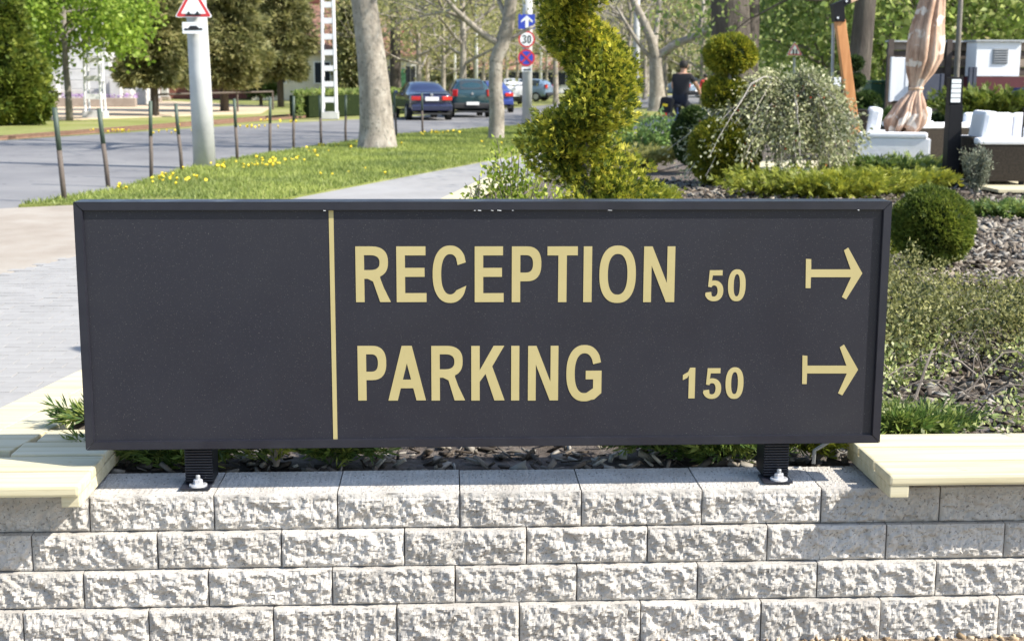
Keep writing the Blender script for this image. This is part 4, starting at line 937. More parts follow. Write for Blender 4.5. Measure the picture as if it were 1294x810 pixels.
# rails, yard barrier
for k, (va, vb2) in enumerate([((62, 170.5), (331, 149.5)), ((40, 174.), (333, 152.5))]):
    a, b = G(*va), G(*vb2); d = b-a; a = a-d*.5; b = b+d*.35
    r_ = thing('tram_rail', 'rusty tram rail set in grass, %s' % ('the one nearer the sand yard' if k == 0 else 'the one nearer the road'), 'rail', (a+b)/2, 'tram rails')
    an = math.atan2(d[1], d[0]); L = np.linalg.norm(b-a)
    MB().box((a+b)/2+[0, 0, .02], (L, .045, .06), rz=an).build('web', 'rust', r_); MB().box((a+b)/2+[0, 0, .062], (L, .07, .022), rz=an, bev=.006).build('head', 'rust', r_)
ya, yb2 = G(197, 147), G(345, 139)
bar = thing('yard_barrier', 'single rail barrier round the sand yard', 'barrier', ya)
rz_ = .85
MB().tube([ya+[0, 0, 0], ya+[0, 0, rz_-.1], ya+[.2, 0, rz_], yb2+[0, 0, rz_]], .045, 6).build('rail', 'post_brown', bar)
for s_ in (.33, .66, 1.): q = ya+(yb2-ya)*s_; MB().tube([q, q+[0, 0, rz_]], .045, 6).build('post', 'post_brown', bar)

# ================================================================== TREES
def grow(mb, tips, p, d, L, r, lev, maxlev, spread=.6, droop=0., kids=(2, 4), seg=4, mids=None, up=.15):
    q = [p]; dd = d.copy(); rr = [r]
    for i in range(seg):
        dd = unit(dd+rng.normal(0, .13, 3)+[0, 0, up*.3-droop*.3]); q.append(q[-1]+dd*L/seg); rr.append(r*(1-.5*(i+1)/seg))
    mb.tube(q, rr, 8 if lev == 0 else (6 if lev < 3 else 4), cap=False)
    if mids is not None and lev >= 1: mids += q[1:]
    if lev >= maxlev: tips.append((q[-1], dd)); tips.append((q[-2], dd)); return
    for k in range(int(rng.integers(kids[0], kids[1]+1))):
        i = int(rng.integers(max(1, seg-2), seg+1)) if k else seg
        nd = unit(dd+rng.normal(0, spread, 3)+[0, 0, up-droop]); grow(mb, tips, q[i], nd, L*U(.55, .85), rr[i]*U(.55, .8), lev+1, maxlev, spread, droop, kids, seg, mids, up)
def crown_leaves(tips, per, sig, L, wd):
    P = np.repeat(np.array([t[0] for t in tips]), per, 0); D = np.repeat(np.array([t[1] for t in tips]), per, 0)
    P = P+rng.normal(0, sig, P.shape); return leaves(P, D*.4+rng.normal(0, 1, P.shape)-[0, 0, .2], L, wd)
def tree(name, label, base, path, radii, limbs, bark, lm, per, sig, L, wd, maxlev=4, spread=.55, group=None, Ln=None, extra=None, up=.12, kids=(2, 3)):
    base = np.array(base, float); t = thing(name, label, 'tree', base, group)
    path = [np.array(p, float) for p in path]; mb = MB(); mb.tube(path, radii, 16, cap=False); tips = []
    tr_ = mb.build('trunk', bark, t, smooth=True)
    bb = MB()
    for (i, d, l_, r_) in limbs:
        grow(bb, tips, path[i], unit(np.array(d, float)), l_, r_, 0, maxlev, spread, up=up, kids=kids)
    bb.build('branches', bark, t, smooth=True)
    if per:
        V, Q = crown_leaves(tips, per, sig, L, wd); fast('crown', V, Q, lm, t)
    return t
# big plane tree on the verge
b = G(476, 189); y_ = b[1]
pth_ = [b-[0, 0, .1], AT(477, 185, y_), AT(476, 160, y_), AT(474, 120, y_), AT(469, 70, y_), AT(461, 10, y_), AT(455, -40, y_), AT(452, -90, y_), AT(448, -150, y_)]
tree('plane_tree', 'thick mottled plane tree trunk rising from the grass verge', b, pth_, [.57, .44, .38, .345, .31, .28, .265, .25, .21],
     [(8, (.3, .1, 1), 4., .18), (8, (-.6, -.3, 1), 4., .16), (7, (1, -.9, .8), 4.6, .15), (7, (-1, .4, .7), 4.2, .14), (7, (.4, -1, .6), 4.8, .15), (8, (1.2, -.2, .6), 4.6, .14), (8, (.7, -1.2, .9), 5., .16), (8, (-.5, -1.2, .9), 5., .15)], 'bark_plane', 'l_spring', 5, .25, .10, .06, 4, .5)
# forked younger plane tree
b = G(627, 177); y_ = b[1]
pth_ = [b-[0, 0, .1], AT(627, 173, y_), AT(628, 140, y_), AT(626, 110, y_), AT(627, 75, y_), AT(634, 58, y_), AT(642, 30, y_), AT(646, 0, y_), AT(651, -40, y_), AT(655, -90, y_)]
tree('plane_tree', 'forked mottled plane tree on the verge before the parked cars', b, pth_, [.25, .21, .19, .175, .17, .19, .17, .15, .13, .1],
     [(5, (-1, -.1, .28), 2.2, .10), (6, (-.5, .4, 1), 2.2, .07), (9, (.3, -.2, 1), 3., .09), (8, (1, -.4, .8), 3., .08), (8, (-1, -.6, .9), 3.2, .08), (9, (-.4, .8, 1), 2.8, .07), (5, (.9, .1, .5), 1.6, .06)], 'bark_plane', 'l_spring', 6, .22, .10, .06, 4, .5)
b = G(831, 140); y_ = b[1]
pth_ = [b-[0, 0, .1], AT(831, 136, y_), AT(830, 110, y_), AT(829, 80, y_), AT(829, 74, y_)]
tree('plane_tree', 'pale Y forked plane tree beside the cyclist', b, pth_, [.62, .45, .36, .34, .36],
     [(4, (-.45, 0, 1), 4.2, .26), (4, (.75, 0, .55), 4.5, .24), (4, (.1, .4, 1), 4, .16), (3, (-.9, -.4, .8), 3.4, .12)], 'bark_plane', 'l_spring', 4, .3, .13, .08, 4, .5)
# dark trunks on the right
def trunk_tree(label, u0, v0, u1, v1, y, r0, r1, bark, lm, limbs, per=10, L=.14, name='park_tree', z0=0., sig=.35, lev=4, up=.1):
    b = AT(u0, v0, y); b[2] = z0; m_ = AT(u1, v1, y); t_ = m_+(m_-b)*.45
    return tree(name, label, b, [b-[0, 0, .1], b+(m_-b)*.08, b+(m_-b)*.5, m_, t_], [r0*1.5, r0*1.15, r0, r1, r1*.85], limbs, bark, lm, per, sig, L, L*.6, lev, .6, up=up)
trunk_tree('massive dark trunked tree behind the stacked conifer balls', 930, 150, 922, 0, 36, .52, .5, 'bark_dark', 'l_spring', [(4, (-.5, 0, 1), 4, .3), (4, (.6, 0, 1), 4, .3), (3, (1, -.3, .35), 3.4, .12), (4, (0, -1, .7), 4, .2)], 6)
trunk_tree('twin stem dark tree close to the massive trunk', 940, 150, 946, 0, 36.6, .33, .3, 'bark_dark', 'l_spring', [(4, (.4, 0, 1), 4, .2), (4, (1, .4, .7), 4, .16)], 5)
trunk_tree('straight dark tree trunk behind the dark stacked conifer balls', 1078, 140, 1094, 0, 31, .26, .23, 'bark_dark', 'l_green', [(4, (-.8, 0, .6), 4, .16), (4, (.7, .2, .7), 4, .16), (4, (0, -.8, .9), 4, .14), (3, (-1, -.2, .1), 2.4, .06)], 9, .13)
trunk_tree('thin grey tree trunk rising behind the slat fence', 1207, 130, 1214, 0, 21.6, .045, .038, 'bark_grey', 'l_green', [(4, (-.5, 0, 1), 2, .05), (4, (.6, .3, .8), 2, .05)], 10, .11)
trunk_tree('dark straight trunk left of the cream house', 500, 128, 499, 0, 80, .30, .27, 'bark_dark', 'l_spring', [(4, (-.7, 0, .7), 4, .14), (4, (.8, .2, .6), 4, .14), (3, (-1, -.2, .3), 3, .08), (3, (1, -.2, .3), 3, .08)], 7, .16)
# bright maple
b = G(88, 152); t = thing('maple_tree', 'young maple with bright lime green leaves beside the white pylon', 'tree', b)
mb = MB(); mb.tube([b-[0, 0, .1], b+[0, 0, 1], b+[-.05, 0, 2.], b+[0, 0, 4.]], [.14, .12, .11, .07], 10); mb.build('trunk', 'bark_grey', t, smooth=True)
tips = []; bb = MB()
for k in range(13): a = k*2.4; grow(bb, tips, b+[0, 0, 2.5+.16*k], unit(np.array([math.cos(a), math.sin(a), U(.15, .6)])), 1.5, .05, 0, 2, .5, up=.0, seg=3)
bb.build('branches', 'bark_grey', t); V, Q = crown_leaves(tips, 40, .36, .19, .15); fast('crown', V, Q, 'l_maple', t)
# dense conifers on the far side
def conifer(label, u, vb_, hw, vt, m, n, trunk_h=.0, L=.30, wd=.05, name='conifer_tree', shape_p=.8, droop=-.2):
    b = G(u, vb_); k = b[1]/1737; H = 1.6+(97-vt)*k; R_ = hw*k; t = thing(name, label, 'tree', b)
    MB().tube([b-[0, 0, .1], b+[0, 0, H*.5], b+[0, 0, H*.95]], [max(.1, R_*.11), R_*.08, .02], 8).build('trunk', 'bark_dark', t, smooth=True)
    z = trunk_h+(H-trunk_h)*(1-np.sqrt(rng.uniform(0.0004, 1, n))); s_ = (z-trunk_h)/(H-trunk_h)
    prof = np.where(s_ < .15, .72+.28*s_/.15, (1-(s_-.15)/.85)**shape_p)
    a = rng.uniform(0, 2*PI, n); lump = .55+.75*vnoise(a*2.6+u, z*2.0+u); rr = R_*prof*lump*(1-.45*rng.uniform(0, 1, n)**2)
    P = b+np.stack([rr*np.cos(a), rr*np.sin(a), z], 1); D = np.stack([np.cos(a), np.sin(a), np.full(n, .35)+droop], 1)+rng.normal(0, .4, (n, 3))
    V, Q = sprays(P, D, L, wd, 5, .8); fast('crown', V, Q, m, t)
    mb = MB(); mb.lathe(b, [(R_*.5*max(.02, (1 if q < .15 else (1-(q-.15)/.85)**shape_p)), trunk_h+(H-trunk_h)*q) for q in np.linspace(.04, .97, 10)], 14).build('shade_core', 'core_green', t)  # dark solid added inside the crown to stop light passing through
    return t
conifer('dense cone shaped green thuja across the road at the sand yard edge', 5, 157, 58, -40, 'l_bush', 9000, .05, .26, .06, shape_p=.75)
conifer('olive drooping juniper tree left of the concrete pole', 196, 146, 46, -110, 'l_conifer', 6500, 1.2, .42, .06, shape_p=.45, droop=-.5)
conifer('broad olive juniper tree right of the concrete pole', 284, 141, 52, -120, 'l_conifer', 7500, 1.1, .45, .06, shape_p=.4, droop=-.5)
conifer('tall dark juniper tree left of the white pylon', 355, 135, 38, -110, 'l_conifer', 6500, 1.5, .5, .07, shape_p=.45, droop=-.5)
conifer('slim dark conifer between the two junipers before the red roofed house', 330, 133, 20, -70, 'l_thuja_dark', 3500, .6, .45, .07, shape_p=.5, droop=-.4)
conifer('far conifer behind the maple tree', 150, 128, 40, -60, 'l_conifer', 3600, .6, .6, .10, shape_p=.5)
conifer('olive green conifer towering behind the slat fence', 1265, 118, 90, -160, 'l_olive', 7000, .8, .40, .07, shape_p=.4)
conifer('tall dark conifer behind the thin trunk and slat fence', 1195, 112, 60, -120, 'l_bush', 5000, .6, .5, .08, shape_p=.4)
conifer('dark conifer right of the white pylon', 447, 128, 22, -60, 'l_conifer', 3000, .8, .5, .08, shape_p=.5)
# clipped hedge
h0, h1 = G(376, 149), G(512, 143)
hd = thing('clipped_hedge', 'clipped green hedge beside the white pylon', 'hedge', (h0+h1)/2)
d = h1-h0; L = np.linalg.norm(d); an = math.atan2(d[1], d[0])
MB().box((h0+h1)/2+[0, .5, .42], (L-.1, .9, .84), rz=an).build('shade_core', 'core_green', hd)  # dark box added inside the hedge to keep light from passing through
n = 9000; s_ = rng.uniform(-.02, 1.02, n); f = rng.integers(0, 3, n); P = h0+d*s_[:, None]; off = np.where(f[:, None] == 0, np.column_stack([np.zeros(n), np.zeros(n), rng.uniform(0, .95, n)]), np.column_stack([np.zeros(n), rng.uniform(0, 1, n), np.full(n, .93)])); V, Q = leaves(P+off+rng.normal(0, .05, (n, 3)), rng.normal(0, 1, (n, 3))+[0, -.4, .4], .12, .08); fast('foliage', V, Q, 'l_green', hd)
# park trees: prototypes and copies
def park_proto(lm, per, L, seed, bark='bark_grey', low=1.6, H=8., label='', group='', sig=.55):
    global rng
    t = thing('park_tree', label, 'tree', (0, 0, 0), group)
    mb = MB(); mb.tube([(0, 0, -.2), (0, 0, .3), (.05, 0, 2.4), (-.05, .05, 5)], [.24, .16, .13, .09], 8, cap=False); mb.build('trunk', bark, t, smooth=True)
    bb = MB(); tips = []
    for k in range(9): a = k*2.4; grow(bb, tips, np.array([0, 0, low+k*.42]), unit(np.array([math.cos(a), math.sin(a), U(.25, .8)])), U(1.8, 2.8), .075, 0, 3, .55, up=.12, kids=(2, 3), seg=3)
    grow(bb, tips, np.array([-.05, .05, 5.]), np.array([0, 0, 1.]), 2., .1, 0, 3, .6, kids=(3, 3), seg=3)
    bb.build('branches', bark, t); V, Q = crown_leaves(tips, per, sig, L, L*.65); fast('crown', V, Q, lm, t); return t
protos = [park_proto('l_spring', 9, .2, 1, 'bark_plane', 1.7, label='early spring park tree with sparse olive leaves beyond the parked cars', group='olive spring trees behind the cars'),
          park_proto('l_green', 17, .22, 2, 'bark_grey', .9, label='fresh green leafy park tree beyond the terrace', group='fresh green trees beyond the terrace'),
          park_proto('l_spring', 4, .16, 3, 'bark_plane', 2.6, label='pale barked nearly bare street tree in the distance', group='pale bare trees along the far road')]
spots = {0: [(455, 95), (530, 78), (560, 92), (585, 70), (610, 100), (540, 115), (640, 118), (575, 130), (690, 125), (505, 130), (880, 85), (860, 110), (905, 95), (960, 110), (470, 120), (420, 135), (820, 130), (610, 140)],
         1: [(1035, 54), (1075, 47), (1110, 50), (1030, 68), (1070, 70), (1140, 44), (1170, 52), (1130, 66), (1235, 40), (1290, 48), (1000, 84), (1090, 78), (1200, 60), (1330, 40)],
         2: [(700, 84), (785, 92), (800, 74), (815, 100), (760, 110), (845, 84), (735, 120), (655, 100), (600, 90), (870, 125), (780, 130), (560, 84)]}
for k, lst in spots.items():
    for i, (u, y) in enumerate(lst):
        o = protos[k] if i == 0 else copy_tree(protos[k]); q = AT(u, 120, y)
        o.location = (q[0], y+U(-2, 2), -.02); o.rotation_euler = (0, 0, U(0, 6.28)); s_ = U(.85, 1.25); o.scale = (s_, s_, s_*U(.95, 1.15))
# the far wood closes the view: one mass
n = 60000; az = rng.uniform(-.62, .62, n); dist = rng.uniform(140, 185, n); z = rng.uniform(.3, 19, n)*(.6+.5*vnoise(az*30+40, dist*.05))
P = np.stack([np.sin(az+yaw)*dist, np.cos(az+yaw)*dist, z], 1); V, Q = leaves(P, rng.normal(0, 1, (n, 3)), 1.25, .9)
tag(fast('far_wood', V, Q, 'l_wood'), 'far belt of olive spring woodland closing the view', 'woodland', kind='stuff')
n = 9000; a_ = AT(930, 112, 62); P = np.stack([rng.uniform(14.5, 27, n), rng.uniform(56, 70, n), rng.uniform(0, 1, n)**1.3*4.2], 1)
V, Q = leaves(P, rng.normal(0, 1, (n, 3)), .32, .2); tag(fast('undergrowth', V, Q, 'l_green'), 'fresh green undergrowth beneath the park trees', 'undergrowth', kind='stuff')

# ================================================================== BUILDINGS, MONUMENT
def house(label, u0, u1, y, zw, zr, dep, wallm, wins, door=None, name='house', roofm='roof_tile', chim=True):
    a, b = AT(u0, 120, y)[0], AT(u1, 120, y)[0]; cx = (a+b)/2; w = b-a
    t = thing(name, label, 'house', (cx, y+dep/2, 0))
    MB().box((cx, y+dep/2, zw/2), (w, dep, zw)).build('wall', wallm, t)
    poly = [(y-.4, zw-.05), (y+dep+.4, zw-.05), (y+dep/2, zr)]
    V = [(x, p[0], p[1]) for x in (a-.4, b+.4) for p in poly]
    rf = MB().add(V, [(0, 1, 2), (5, 4, 3), (0, 3, 4, 1), (1, 4, 5, 2), (2, 5, 3, 0)]).build('roof', roofm, t)
    if chim: MB().box((cx+w*.2, y+dep/2, zr+.2), (.6, .6, 1.2), bev=.03).build('chimney', 'brick_red', rf)
    for (uu, z, ww, hh_) in wins:
        x = AT(uu, 120, y)[0]; f = MB().box((x, y-.02, z), (ww+.16, .1, hh_+.16)).build('window', 'render_white', t)
        for s_ in (-1, 1): MB().box((x+s_*ww*.25, y-.075, z), (ww*.46, .012, hh_)).build('pane', 'window_glass', f)
    if door: x = AT(door, 120, y)[0]; MB().box((x, y-.03, 1.05), (1., .1, 2.1)).build('door', 'door_green', t)
    return t
house('cream house with red tiled roof behind the junipers', 318, 425, 92, 3.1, 6.6, 9, 'render_cream', [(333, 1.8, 1.0, 1.3), (352, 1.8, 1., 1.3), (408, 1.8, 1., 1.3)])
house('small white house with green door right of the plane tree', 487, 524, 96, 3.0, 4.6, 7, 'render_white', [(493, 1.7, .8, 1.1), (519, 1.7, .7, 1.1)], 506)
house('taller cream house with red roof behind the small white one', 470, 514, 108, 4.2, 6.2, 8, 'render_cream', [(495, 3.3, 1., 1.2), (508, 3.3, 1., 1.2)])
house('dark red brick outbuilding behind the stone posts', 190, 312, 98, 2.6, 3.6, 6, 'brick_red', [(240, 1.5, 1., 1.), (290, 1.5, 1., 1.)], chim=False)
house('long low white house with orange roof beyond the parked cars', 600, 730, 136, 2.3, 3.8, 9, 'render_white', [(u, 1.4, 1.2, 1.2) for u in range(610, 730, 15)])
mo = G(118, 134); my = mo[1]
mn = thing('stone_monument', 'stepped pale stone monument behind the maple', 'monument', (mo[0], my+3, 0))
for k, (u0, u1, v0, v1, dy) in enumerate([(50, 166, 113, 125, 0), (52, 151, 102, 113, .5), (54, 146, 88, 102, 1.), (58, 138, 72, 88, 1.6), (62, 133, 20, 72, 2.4)]):
    a, b = AT(u0, v0, my+dy), AT(u1, v1, my+dy); z0_ = max(0, b[2]) if k else 0
    MB().box(((a[0]+b[0])/2, my+dy+2.5-dy*.5, (a[2]+z0_)/2), (b[0]-a[0], 5-dy, a[2]-z0_-.004), bev=.04).build('step', 'stone', mn)
for (u0, u1, v0, v1, dy) in [(133, 147, 95, 112, -.5), (138, 152, 101, 113, -.9), (60, 72, 98, 113, -.6)]:
    a, b = AT(u0, v0, my+dy), AT(u1, v1, my+dy); MB().box(((a[0]+b[0])/2, my+dy+.3, (a[2])/2), (b[0]-a[0], .7, a[2]), bev=.03).build('corner_block', 'stone', mn)
a, b = AT(56, 119, my-2), AT(172, 125, my-2)
kw = thing('flower_bed_wall', 'low brown stone kerb with purple flowers before the monument', 'flower bed', ((a[0]+b[0])/2, my-2, 0))
MB().box(((a[0]+b[0])/2, my-2, .22), (b[0]-a[0], .4, .44), bev=.03).build('kerb', 'stone_brown', kw)
n = 260; P = np.column_stack([rng.uniform(a[0], b[0], n), rng.uniform(my-1.8, my-.6, n), rng.uniform(.4, .62, n)]); V, Q = leaves(P, rng.normal(0, 1, (n, 3))+[0, 0, 1], .12, .1); fast('flowers', V, Q, 'purple', kw)
for u, v, lb in ((197, 124, 'round topped stone post left of its twin'), (208, 122, 'round topped stone post right of its twin')):
    g_ = G(u, v+5); k = g_[1]/1737
    mb = MB(); w = 4.6*k; h = 20*k; mb.plate([(g_[0]-w, 0), (g_[0]+w, 0)]+[(g_[0]+w*.8*math.cos(q), h*.85+h*.15*math.sin(q)) for q in np.linspace(0, PI, 9)], g_[1], g_[1]+.4)
    st_ = thing('stone_post', lb+' at the sand yard', 'stone post', g_); mb.build('shaft', 'stone', st_); MB().box((g_[0], g_[1]+.2, .12), (w*2.6, .6, .24), bev=.02).build('plinth', 'stone_brown', st_)
# distant lamp posts
for u, y, H, lb in [(602, 88, 8, 'slim white lamp post behind the parked cars'), (803, 74, 6.5, 'pale concrete lamp post left of the Y forked tree'), (575, 112, 8, 'distant white lamp post left of another lamp post'), (683, 104, 8, 'distant white lamp post behind the spiral conifer edge')]:
    p = AT(u, 120, y); p[2] = 0; t = thing('lamp_post', lb, 'lamp post', p); r_ = .11 if u != 803 else .22
    MB().tube([p, p+[0, 0, H*.6], p+[0, 0, H]], [r_, r_*.8, r_*.6], 10).build('shaft', 'concrete' if u == 803 else 'white_paint', t, smooth=True)
    MB().tube([p+[0, 0, H], p+[-.4, 0, H+.25], p+[-1.2, 0, H+.35]], [.06, .05, .05], 6).build('arm', 'white_paint', t); MB().box(p+[-1.35, 0, H+.35], (.6, .25, .12), bev=.03).build('lantern', 'vent_grey', t)

# ================================================================== CARS (rear towards -y)
def car(label, loc, rz, paint, kind='hatch', L=3.9, Wd=1.66, H=1.48, plate=True, spoiler=False, facing=1):
    t = thing('parked_car', label, 'car', (0, 0, 0), 'cars parked along the road')
    w = Wd/2
    if kind == 'sedan': st = [(0, .42, .86, .80, .88, .62), (.10, .30, .95, .92, .97, .66), (.62, .26, .98, .985, 1.0, .70), (1.02, .26, .97, 1., 1.30, .66), (1.55, .26, .96, 1., H, .64), (2.35, .26, .95, 1., H-.01, .64), (3.15, .26, .92, .99, .95, .70), (3.8, .28, .80, .95, .82, .68), (L-.06, .34, .66, .82, .68, .6), (L, .40, .58, .7, .60, .5)]
    else: st = [(0, .44, .92, .82, .95, .64), (.08, .30, 1.0, .94, 1.03, .70), (.22, .27, 1.0, .98, 1.25, .68), (.48, .26, .99, 1., H-.03, .66), (1.2, .26, .98, 1., H, .66), (2.0, .26, .96, 1., H-.04, .66), (2.95, .27, .93, .98, .97, .72), (3.5, .29, .80, .94, .82, .68), (L-.06, .34, .66, .82, .68, .6), (L, .40, .58, .7, .60, .5)]
    V = []; n = 14
    for (y, zb_, zs, kw_, zr, kr) in st:
        W_, R_ = w*kw_, w*kr
        half = [(W_*.86, zb_), (W_*.98, zb_+.10), (W_, (zb_+zs)/2), (W_*.97, zs), ((R_+W_*.95)/2*.985, (zs+zr)/2), (R_, zr-.03*(zr > zs+.1)), (R_*.6, zr+.012)]
        V += [(x, y, z) for x, z in half]+[(-x, y, z) for x, z in half[::-1]]
    Fs = [(i*n+k, (i+1)*n+k, (i+1)*n+(k+1) % n, i*n+(k+1) % n) for i in range(len(st)-1) for k in range(n)]+[tuple(range(n)), tuple(range((len(st)-1)*n, len(st)*n))[::-1]]
    mb = MB(); mb.add(V, Fs); body = mb.build('body', paint, t, smooth=True)
    sub = body.modifiers.new('s', 'SUBSURF'); sub.levels = 1; sub.render_levels = 1
    Va = np.array(V).reshape(len(st), n, 3)
    def pane(name, idx, push, shrink=.84):
        P = np.array([Va[i, k] for i, k in idx]); c = P.mean(0); P = c+(P-c)*shrink; nn_ = np.cross(P[1]-P[0], P[2]-P[1]); nn_ /= np.linalg.norm(nn_); 
        if nn_@(c-np.array([0, L/2, .8])) < 0: nn_ = -nn_
        Q_ = P+nn_*push; m_ = len(P); MB().add(np.concatenate([P-nn_*.03, Q_]), [tuple(range(m_, 2*m_))]+[(i, (i+1) % m_, m_+(i+1) % m_, m_+i) for i in range(m_)]).build(name, 'car_glass', t)
    if kind == 'sedan': r0, r1, r2, r3 = 2, 4, 5, 6
    else: r0, r1, r2, r3 = 1, 3, 5, 6
    pane('rear_window', [(r0, 5), (r0, 8), (r1, 8), (r1, 5)], .03, .80)
    pane('windscreen', [(r3, 5), (r3, 8), (r2, 8), (r2, 5)], .03, .86)
    for a_, b_ in ((3, 5), (10, 8)):
        pane('side_window', [(r1, a_), (r1+1, a_), (r1+1, b_), (r1, b_)], .012, .82); pane('side_window', [(r1+1, a_), (r2+0 if r2 > r1+1 else r3, a_), (r2 if r2 > r1+1 else r3, b_), (r1+1, b_)], .012, .80)
    for sx in (-1, 1):
        for y in (.72, L-.78):
            o = MB().tube([(sx*(w-.20), y, .30), (sx*(w+.005), y, .30)], .30, 20).build('wheel', 'tyre', t); MB().tube([(sx*(w-.0), y, .30), (sx*(w+.015), y, .30)], [.19, .17], 14).build('rim', 'rim', o)
        if kind == 'sedan': o = MB().box((sx*w*.66, .035, .80), (w*.46, .13, .15), rz=sx*.22, bev=.02).build('tail_light', 'tail_red', t); MB().box((sx*w*.52, -.035, .79), (w*.14, .02, .08)).build('reversing_lens', 'tail_white', o)
        else: MB().box((sx*w*.80, .07, .96), (w*.24, .16, .26), rz=sx*.35, bev=.02).build('tail_light', 'tail_red', t)
        MB().box((sx*(w+.06), L*.60, 1.0), (.16, .12, .11), bev=.02).build('mirror', paint, t)
        MB().box((sx*w*.62, L-.10, .66), (w*.4, .14, .13), rz=-sx*.3, bev=.02).build('headlight', 'tail_white', t)
    MB().box((0, .0, .46), (Wd*.90, .16, .22), bev=.05).build('bumper', paint if kind == 'sedan' else 'plastic_black', t)
    if plate: MB().box((0, -.01 if kind == 'sedan' else -.10, .78 if kind == 'sedan' else .55), (.50, .06, .12 if kind == 'hatch' else .14), bev=.004).build('number_plate', 'plate', t)
    MB().tube([(0, .06, .93), (0, -.02, .93)], .05, 10).build('badge', 'rim', t)
    if spoiler: MB().box((0, .10, 1.03), (Wd*.74, .2, .03), bev=.01).build('spoiler', paint, t)
    MB().box((0, .4, H*.0+.24), (Wd*.8, 1., .06)).build('underbody', 'plastic_black', t)
    t.location = (loc[0], loc[1], .0); t.rotation_euler = (0, 0, rz); return t
q = G(546, 152.5); car('dark blue saloon with rear spoiler parked nearest the plane trees', q, .20, 'car_navy', 'sedan', 4.3, 1.70, 1.42, spoiler=True)
q = G(597, 149.); car('dark green hatchback parked right of the blue saloon', q, .13, 'car_green', 'hatch', 3.7, 1.68, 1.52)
q = G(628, 144); car('bright blue car mostly hidden behind the forked tree', (q[0]+.05, q[1]+1.5), .12, 'car_blue', 'sedan', 4.2, 1.68, 1.42)
q = G(651, 133.5); car('silver white hatchback parked beyond the blue car', q, .1, 'car_white', 'hatch', 4.1, 1.72, 1.5)
q = G(690, 127.); car('light blue car standing sideways beyond the sign post', (q[0], q[1]-4), 1.15, 'car_sky', 'hatch', 3.9, 1.7, 1.46, plate=False)
q = G(880, 124.); car('grey blue car far down the road by the cyclist', q, .5, 'car_sky', 'hatch', 4.2, 1.75, 1.6)

# ================================================================== PEOPLE
def skin_body(name, J_, E_, parent, mats, pick, sub=2):
    names = list(J_); me = bpy.data.meshes.new(name); me.from_pydata([J_[k][0] for k in names], [(names.index(a), names.index(b)) for a, b in E_], [])
    o = bpy.data.objects.new(name, me); COL.objects.link(o)
    o.modifiers.new('k', 'SKIN')
    for i, k in enumerate(names):
        r_ = J_[k][1]; me.skin_vertices[0].data[i].radius = r_ if isinstance(r_, tuple) else (r_, r_); me.skin_vertices[0].data[i].use_root = (i == 0)
    s_ = o.modifiers.new('s', 'SUBSURF'); s_.levels = sub; s_.render_levels = sub
    dg = bpy.context.evaluated_depsgraph_get(); m2 = bpy.data.meshes.new_from_object(o.evaluated_get(dg)); bpy.data.objects.remove(o)
    m2.name = name; m2.materials.clear()
    for k in mats: m2.materials.append(MT[k])
    for p in m2.polygons: p.material_index = pick(p.center); p.use_smooth = True
    o = bpy.data.objects.new(name, m2); link(o, parent, (0, 0, 0)); return o
def hand(J_, E_, s, wx, wy, wz, ext='w'):
    J_['palm'+s] = ((wx, wy+.06, wz-.02), .026); E_.append((ext+s, 'palm'+s)); sg_ = 1 if s == 'R' else -1
    for i, (dx, l_) in enumerate([(-.027, .055), (-.009, .065), (.009, .062), (.027, .05)]):
        J_['f%d%s' % (i, s)] = ((wx+sg_*dx, wy+.06+l_*.75, wz-.03), .0095); J_['g%d%s' % (i, s)] = ((wx+sg_*dx, wy+.05+l_*.75, wz-.065), .008)
        E_ += [('palm'+s, 'f%d%s' % (i, s)), ('f%d%s' % (i, s), 'g%d%s' % (i, s))]
    J_['th'+s] = ((wx-sg_*.045, wy+.075, wz-.035), .0095); E_.append(('palm'+s, 'th'+s))
cy = AT(858, 178, 33.); 
cyc = thing('person', 'cyclist in black t-shirt and dark trousers riding away on the path', 'person', (0, 0, 0))
J_ = {'pel': ((0, 0, 1.0), (.175, .13)), 'sp': ((0, .06, 1.22), (.16, .115)), 'ch': ((0, .12, 1.45), (.19, .125)), 'ne': ((0, .16, 1.62), .062), 'hd0': ((0, .18, 1.70), (.075, .085)), 'hd': ((0, .20, 1.79), (.082, .1)), 'top': ((0, .19, 1.87), (.06, .07))}
E_ = [('pel', 'sp'), ('sp', 'ch'), ('ch', 'ne'), ('ne', 'hd0'), ('hd0', 'hd'), ('hd', 'top')]
for s, sx, kz, az_, ky in (('R', 1, .80, .42, .42), ('L', -1, .62, .2, .36)):
    J_.update({'sh'+s: ((sx*.19, .13, 1.54), .075), 'el'+s: ((sx*.29, .30, 1.31), .05), 'w'+s: ((sx*.27, .52, 1.13), .032), 'hip'+s: ((sx*.10, .02, .95), .11), 'kn'+s: ((sx*.13, ky, kz), .068), 'an'+s: ((sx*.11, .14, az_), .042), 'toe'+s: ((sx*.12, .33, az_-.07), .035)})
    E_ += [('ch', 'sh'+s), ('sh'+s, 'el'+s), ('el'+s, 'w'+s), ('pel', 'hip'+s), ('hip'+s, 'kn'+s), ('kn'+s, 'an'+s), ('an'+s, 'toe'+s)]
    hand(J_, E_, s, sx*.27, .52, 1.13)
def pick(c):
    if c.z > 1.60: return 2
    if abs(c.x) > .235 and c.z < 1.42 and c.z > 1.0: return 2
    if c.z > 1.13: return 0
    return 3 if c.z < .36 or (c.y > .2 and c.z < .42) else 1
body = skin_body('body', J_, E_, cyc, ['cloth_black', 'cloth_navy', 'skin', 'plastic_black'], pick)
hair = MB(); hair.lathe((0, .175, 1.73), [(.088, 0), (.100, .05), (.098, .10), (.075, .15), (.03, .178)], 14, lambda r_, z, a: r_*(1.0 if math.sin(a) < .35 or z > .08 else .86)); hair.build('hair', 'hair', cyc, smooth=True)
